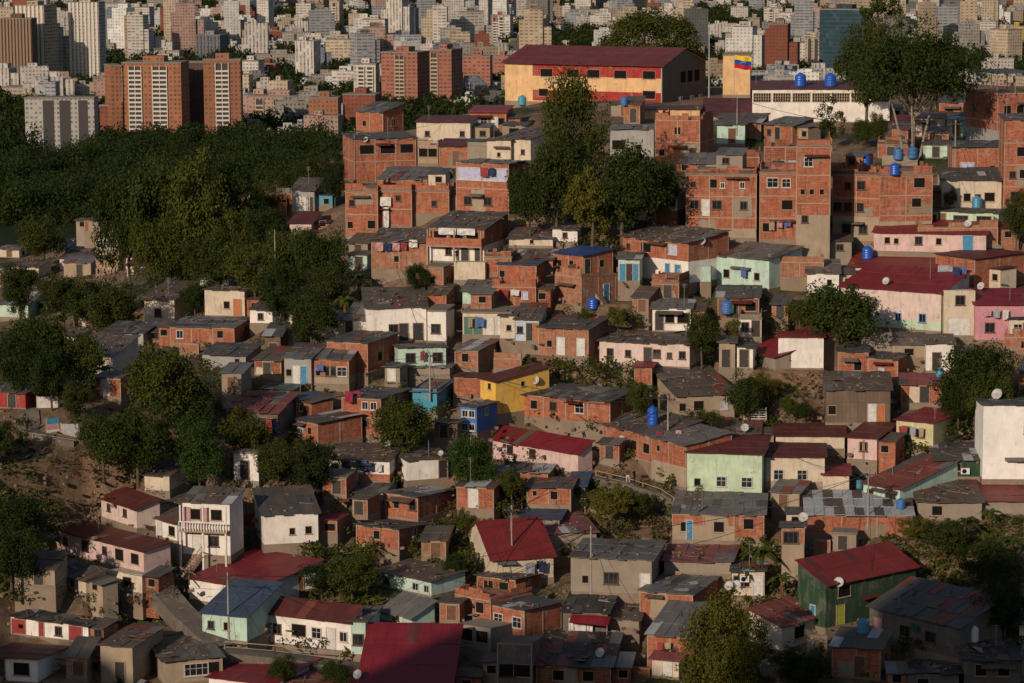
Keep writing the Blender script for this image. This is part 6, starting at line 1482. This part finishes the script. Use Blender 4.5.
for h in wr.sample([q for q in HS if len(q['label'].split()) <= 10 and q['P'].y < 440 and q['hf'] > 2.3 and q['w'] > 4 and q.get('name', 'house') == 'house'], 15):
    x = wr.uniform(.5, max(.6, h['w'] - 2.6)); zc = min(h['hf'] - .3, 2.3 if wr.random() < .6 else h['hf'] - .5)
    for nm, col in wr.sample(pal, wr.choice((1, 2, 3))):
        ww, hh = wr.uniform(.5, 1.1), wr.uniform(.6, 1.2)
        if x + ww > h['w'] - .1: break
        key = 'cloth_%d_%d_%d' % tuple(int(c * 99) for c in col)
        if key not in M: M[key] = plain(key, col, .9, .1, .3)
        o = thing('garment', '%s garment hung at the %s' % (nm, h['label']), 'washing', hpt(h, x + ww / 2, -.55, zc), -h['yaw'], 'washing hung out to dry'); b = MB(); ph = wr.uniform(0, 6)
        pt = lambda i, j, e: (ww * (i / 6 - .5) * (1 - .1 * (j == 3)), e + .05 * math.sin(i * 1.7 + ph) * j / 4, -hh * j / 4 - .03 * math.sin(i * 1.1 + ph))
        for i in range(6):
            for j in range(4): b.quad(pt(i, j + 1, 0), pt(i + 1, j + 1, 0), pt(i + 1, j, 0), pt(i, j, 0)); b.quad(pt(i, j, .02), pt(i + 1, j, .02), pt(i + 1, j + 1, .02), pt(i, j + 1, .02))
        b.build('cloth', M[key], o); x += ww + wr.uniform(.08, .4)
b = MB(); ao = None
loc, nor, ob = hit(tx('O', 350), ty('O', 432)); P = loc + Vector((0, -.8, 0)); r = thing('awning', "crimson awning sheet above the large white marked cloth", 'awning', P, -.25)
b.face([(-1.9, -.7, -.1), (1.9, -.7, -.25), (1.9, .8, .3), (-1.9, .8, .45)], [(0, 0), (3.8, 0), (3.8, 1.6), (0, 1.6)]); b.face([(-1.9, .8, .4), (1.9, .8, .25), (1.9, -.7, -.3), (-1.9, -.7, -.15)]); b.build('sheet', M['r_red'], r)
b = MB(); [b.bar((x, -.6, -2.6), (x, -.6, -.2), .04, 6) for x in (-1.8, 1.8)]; b.build('post', M['pole'], r)

# ---------------------------------------------------------------- poles, cables, flag
PT = []
def pole(px, yt, yb, label, r0=.11, arm=True, D=None, cat='utility pole', m='pole'):
    P = at_dist(px, yb, D) if D else hit(px, yb)[0]; D = math.hypot(P.x, P.y); h = at_dist(px, yt, D).z - P.z
    r = thing('utility_pole' if arm else 'pole', label, cat, P); b = MB(); b.bar((0, 0, -1), (0, 0, h), r0, 8, r0 * .65); b.build('shaft', M[m], r)
    if arm:
        b = MB(); b.box(-.8, -.05, h - .55, .8, .05, h - .45); b.build('crossarm', M['bark'], r); b = MB(); [b.bar((x, 0, h - .449), (x, 0, h - .25), .045, 6) for x in (-.7, 0, .7)]; b.build('insulator', M['d_dark'], r)
    if arm:
        hs_ = sorted((q for q in HS if q['P'].y < 470), key=lambda q: (hpt(q, q['w'] / 2, 0, 0) - P).length)
        for q in hs_[1:12:2]:
            e = hpt(q, q['w'] * .5, -.1, q['hf']) - P; b = MB(); a = Vector((0, 0, h - .35)); pv = a
            for i in range(1, 9): t = i / 8; c = a.lerp(e, t) - Vector((0, 0, e.length * .12 * t * (1 - t))); b.bar(pv, c, .024, 3); pv = c
            b.build('service_wire', M['wire'], r)
    PT.append(P + Vector((0, 0, h - .3))); return r
pole(709, 22, 102, "tall steel mast at the school's shaded corner", .13, False, 452, 'mast', 'metal')
pole(229, 572, 647, "grey pole standing in front of the slate blue roof"); pole(591, 526, 590, "grey pole at the bare cement house's front"); pole(737, 96, 128, "short pole near the white hall's left end", .09)
pole(512, 505, 545, "pole between double brick house and scarlet gabled house"); pole(868, 470, 520, "pole beside the dark green house"); pole(668, 395, 430, "pole near the upright blue barrel"); pole(275, 230, 250, "pale post in the trees below the little pink house", .08, False, None, 'post')
pole(430, 352, 392, "pole beside the turquoise arch house"); pole(955, 120, 165, "pole right of the great spreading tree"); pole(355, 128, 172, "pole in front of the two storey brick terrace house", .08)
def cable(a, c, label, sag=1.6):
    b = MB(); prev = a; n = 14
    for i in range(1, n + 1):
        t = i / n; p = a.lerp(c, t) - Vector((0, 0, sag * 4 * t * (1 - t))); b.bar(prev, p, .03, 4); prev = p
    o = b.build('power_cable', M['wire']); tag(o, label, 'cable', 'overhead cables')
for i, j, l in ((1, 2, "long cable from the slate roof pole to the cement house pole"), (2, 4, "cable from the cement house pole up to the double brick house pole"), (2, 5, "cable from the cement house pole to the dark green house pole"), (4, 6, "cable climbing from double brick house pole to blue barrel pole"),
                (6, 8, "cable from blue barrel pole to the turquoise arch pole"), (3, 9, "cable along the crest in front of the white hall"), (8, 10, "cable from turquoise arch pole to the brick terrace pole")): cable(PT[i], PT[j], l)
P = at_dist(734, 96, 448); h = at_dist(734, 55, 448).z - P.z; r = thing('flag', "yellow blue red flag on its pole before the ochre building", 'flag', P)
b = MB(); b.bar((0, 0, -1), (0, 0, h), .05, 8, .03); b.build('flagpole', M['metal'], r)
for nm, c_ in (('flag_yellow', (.70, .48, .03)), ('flag_blue', (.02, .06, .30)), ('flag_red', (.42, .02, .03))): M[nm] = plain(nm, c_, .8, .1, .1)
b = MB(); W2, H2 = 2.5, 1.9
for i in range(10):
    for j in range(3):
        pt = lambda a, q, e: (.06 + W2 * a / 10, e + .22 * math.sin(a * .9) * a / 10, h - .05 - H2 * q / 3 - .35 * a / 10 + .06 * math.sin(a * .8))
        b.quad(pt(i, j + 1, 0), pt(i + 1, j + 1, 0), pt(i + 1, j, 0), pt(i, j, 0), j); b.quad(pt(i, j, .015), pt(i + 1, j, .015), pt(i + 1, j + 1, .015), pt(i, j + 1, .015), j)
b.build('cloth', [M['flag_yellow'], M['flag_blue'], M['flag_red']], r)
st = MB()
for i in range(8):
    a = math.pi * (i + .5) / 8; x, z = .06 + W2 * .5 + .42 * math.cos(a), h - .05 - H2 * .55 + .2 * math.sin(a) - .17; e = .22 * math.sin((x / W2 * 10) * .9) * x / W2 - .03
    for k in range(5): t0, t1 = math.pi / 2 + 6.2832 * k / 5, math.pi / 2 + 6.2832 * (k + .5) / 5; st.face([(x, e, z), (x + .03 * math.cos(t1 - 1.2566), e, z + .03 * math.sin(t1 - 1.2566)), (x + .075 * math.cos(t0), e, z + .075 * math.sin(t0)), (x + .03 * math.cos(t1), e, z + .03 * math.sin(t1))])
st.build('star_arc', M['w_white'], r)

# lattice vents of the white hall and the rib lines of its wall
hall = next(h for h in HS if h['label'].startswith('long white hall'))
for i in range(7):
    x0 = hall['w'] * (i + .06) / 7; x1 = hall['w'] * (i + .94) / 7; z0, z1 = hall['hf'] * .62, hall['hf'] * .88; b = MB(); b.quad((x0, -.012, z0), (x1, -.012, z0), (x1, -.012, z1), (x0, -.012, z1), 1)
    n = int((x1 - x0) / .35)
    for k in range(n + 1): b.box(x0 + (x1 - x0) * k / n - .05, -.08, z0, x0 + (x1 - x0) * k / n + .05, -.013, z1, 0)
    for k in range(4): b.box(x0, -.075, z0 + (z1 - z0) * k / 3 - .04, x1, -.0135, z0 + (z1 - z0) * k / 3 + .04, 0)
    b.build('lattice_vent', [M['paint_tan'] if 'paint_tan' in M else M['tan'], M['void']], hall['root'])
# the dark canopy over the crest house's terrace
cz = next(h for h in HS if h['label'].startswith('tall brick house with dark canopy')); b = MB(); zc = cz['hf'] + 2.6
b.box(-.6, -.6, zc, cz['w'] + .4, cz['d'] * .8, zc + .16); b.build('canopy', M['r_dgrey'], cz['root']); b = MB()
for x in (-.3, cz['w'] * .5, cz['w']):
    for y in (-.3, cz['d'] * .7): b.bar((x, y, cz['hf'] - .2), (x, y, zc), .06, 6)
b.build('post', M['pole'], cz['root'])

# ---------------------------------------------------------------- people
def person(px, py, label, shirt, trousers, face=0.0, hpx=None, step=.12):
    P = hit(px, py)[0] + Vector((0, .1, 0)); r = None; s = 1.68
    J = [(0, 0, .95), (0, .01, 1.15), (0, .02, 1.36), (0, .01, 1.47), (0, 0, 1.56), (0, -.01, 1.66), (-.17, .01, 1.38), (-.23, .03, 1.12), (-.22, -.06, .88), (.17, .01, 1.38), (.23, .03, 1.12), (.22, -.06, .88),
         (-.09, 0, .88), (-.10, -step, .48), (-.10, -step * .6, .08), (-.10, -step * .6 - .16, .04), (.09, 0, .88), (.10, step, .48), (.10, step * 1.3, .08), (.10, step * 1.3 - .16, .04), (-.21, -.10, .80), (.21, -.10, .80)]
    R_ = [.14, .13, .15, .06, .085, .09, .065, .05, .04, .065, .05, .04, .10, .07, .05, .045, .10, .07, .05, .045, .035, .035]
    E = [(0, 1), (1, 2), (2, 3), (3, 4), (4, 5), (2, 6), (6, 7), (7, 8), (8, 20), (2, 9), (9, 10), (10, 11), (11, 21), (0, 12), (12, 13), (13, 14), (14, 15), (0, 16), (16, 17), (17, 18), (18, 19)]
    me = bpy.data.meshes.new('body_cage'); me.from_pydata(J, E, []); o = bpy.data.objects.new('cage', me); C.objects.link(o)
    m = o.modifiers.new('s', 'SKIN'); me.skin_vertices[0].data[0].use_root = True
    for i, q in enumerate(R_): me.skin_vertices[0].data[i].radius = (q, q * .85)
    sub = o.modifiers.new('u', 'SUBSURF'); sub.levels = 1
    bpy.context.view_layer.update(); ev = o.evaluated_get(bpy.context.evaluated_depsgraph_get()); nm = bpy.data.meshes.new_from_object(ev); bpy.data.objects.remove(o)
    for key, col in (('skin', (.20, .10, .065)), ('hair', (.015, .012, .01))):
        if key not in M: M[key] = plain(key, col, .7, .2, .1)
    for k_, c_ in (('sh', shirt), ('tr', trousers)):
        key = k_ + str(c_)
        if key not in M: M[key] = plain('cloth' + key, c_, .9, .1, .15)
    nm.materials.clear()
    for k_ in ('skin', 'sh' + str(shirt), 'tr' + str(trousers), 'hair'): nm.materials.append(M[k_])
    for p in nm.polygons:
        c = p.center; p.use_smooth = True
        p.material_index = 3 if c.z > 1.64 or (c.z > 1.55 and c.y > .03) else (0 if c.z > 1.44 or abs(c.x) > .2 and c.z < 1.2 else (1 if c.z > .93 else (2 if c.z > .12 else 3)))
    o = link('person', nm, None, P); o.rotation_euler.z = face; tag(o, label, 'person', 'people outdoors')
person(27, 434, "person in dark clothes walking on the path at left", (.02, .02, .025), (.03, .03, .04), .6)
person(628, 484, "person in brown shirt and white shorts on the stepped footpath", (.07, .04, .03), (.55, .53, .5), -.4)
person(634, 485, "person in dark clothes beside another in white shorts", (.03, .025, .03), (.03, .03, .035), .9)
person(457, 263, "person in black standing below the upper balcony washing", (.015, .015, .018), (.02, .02, .025), .2)
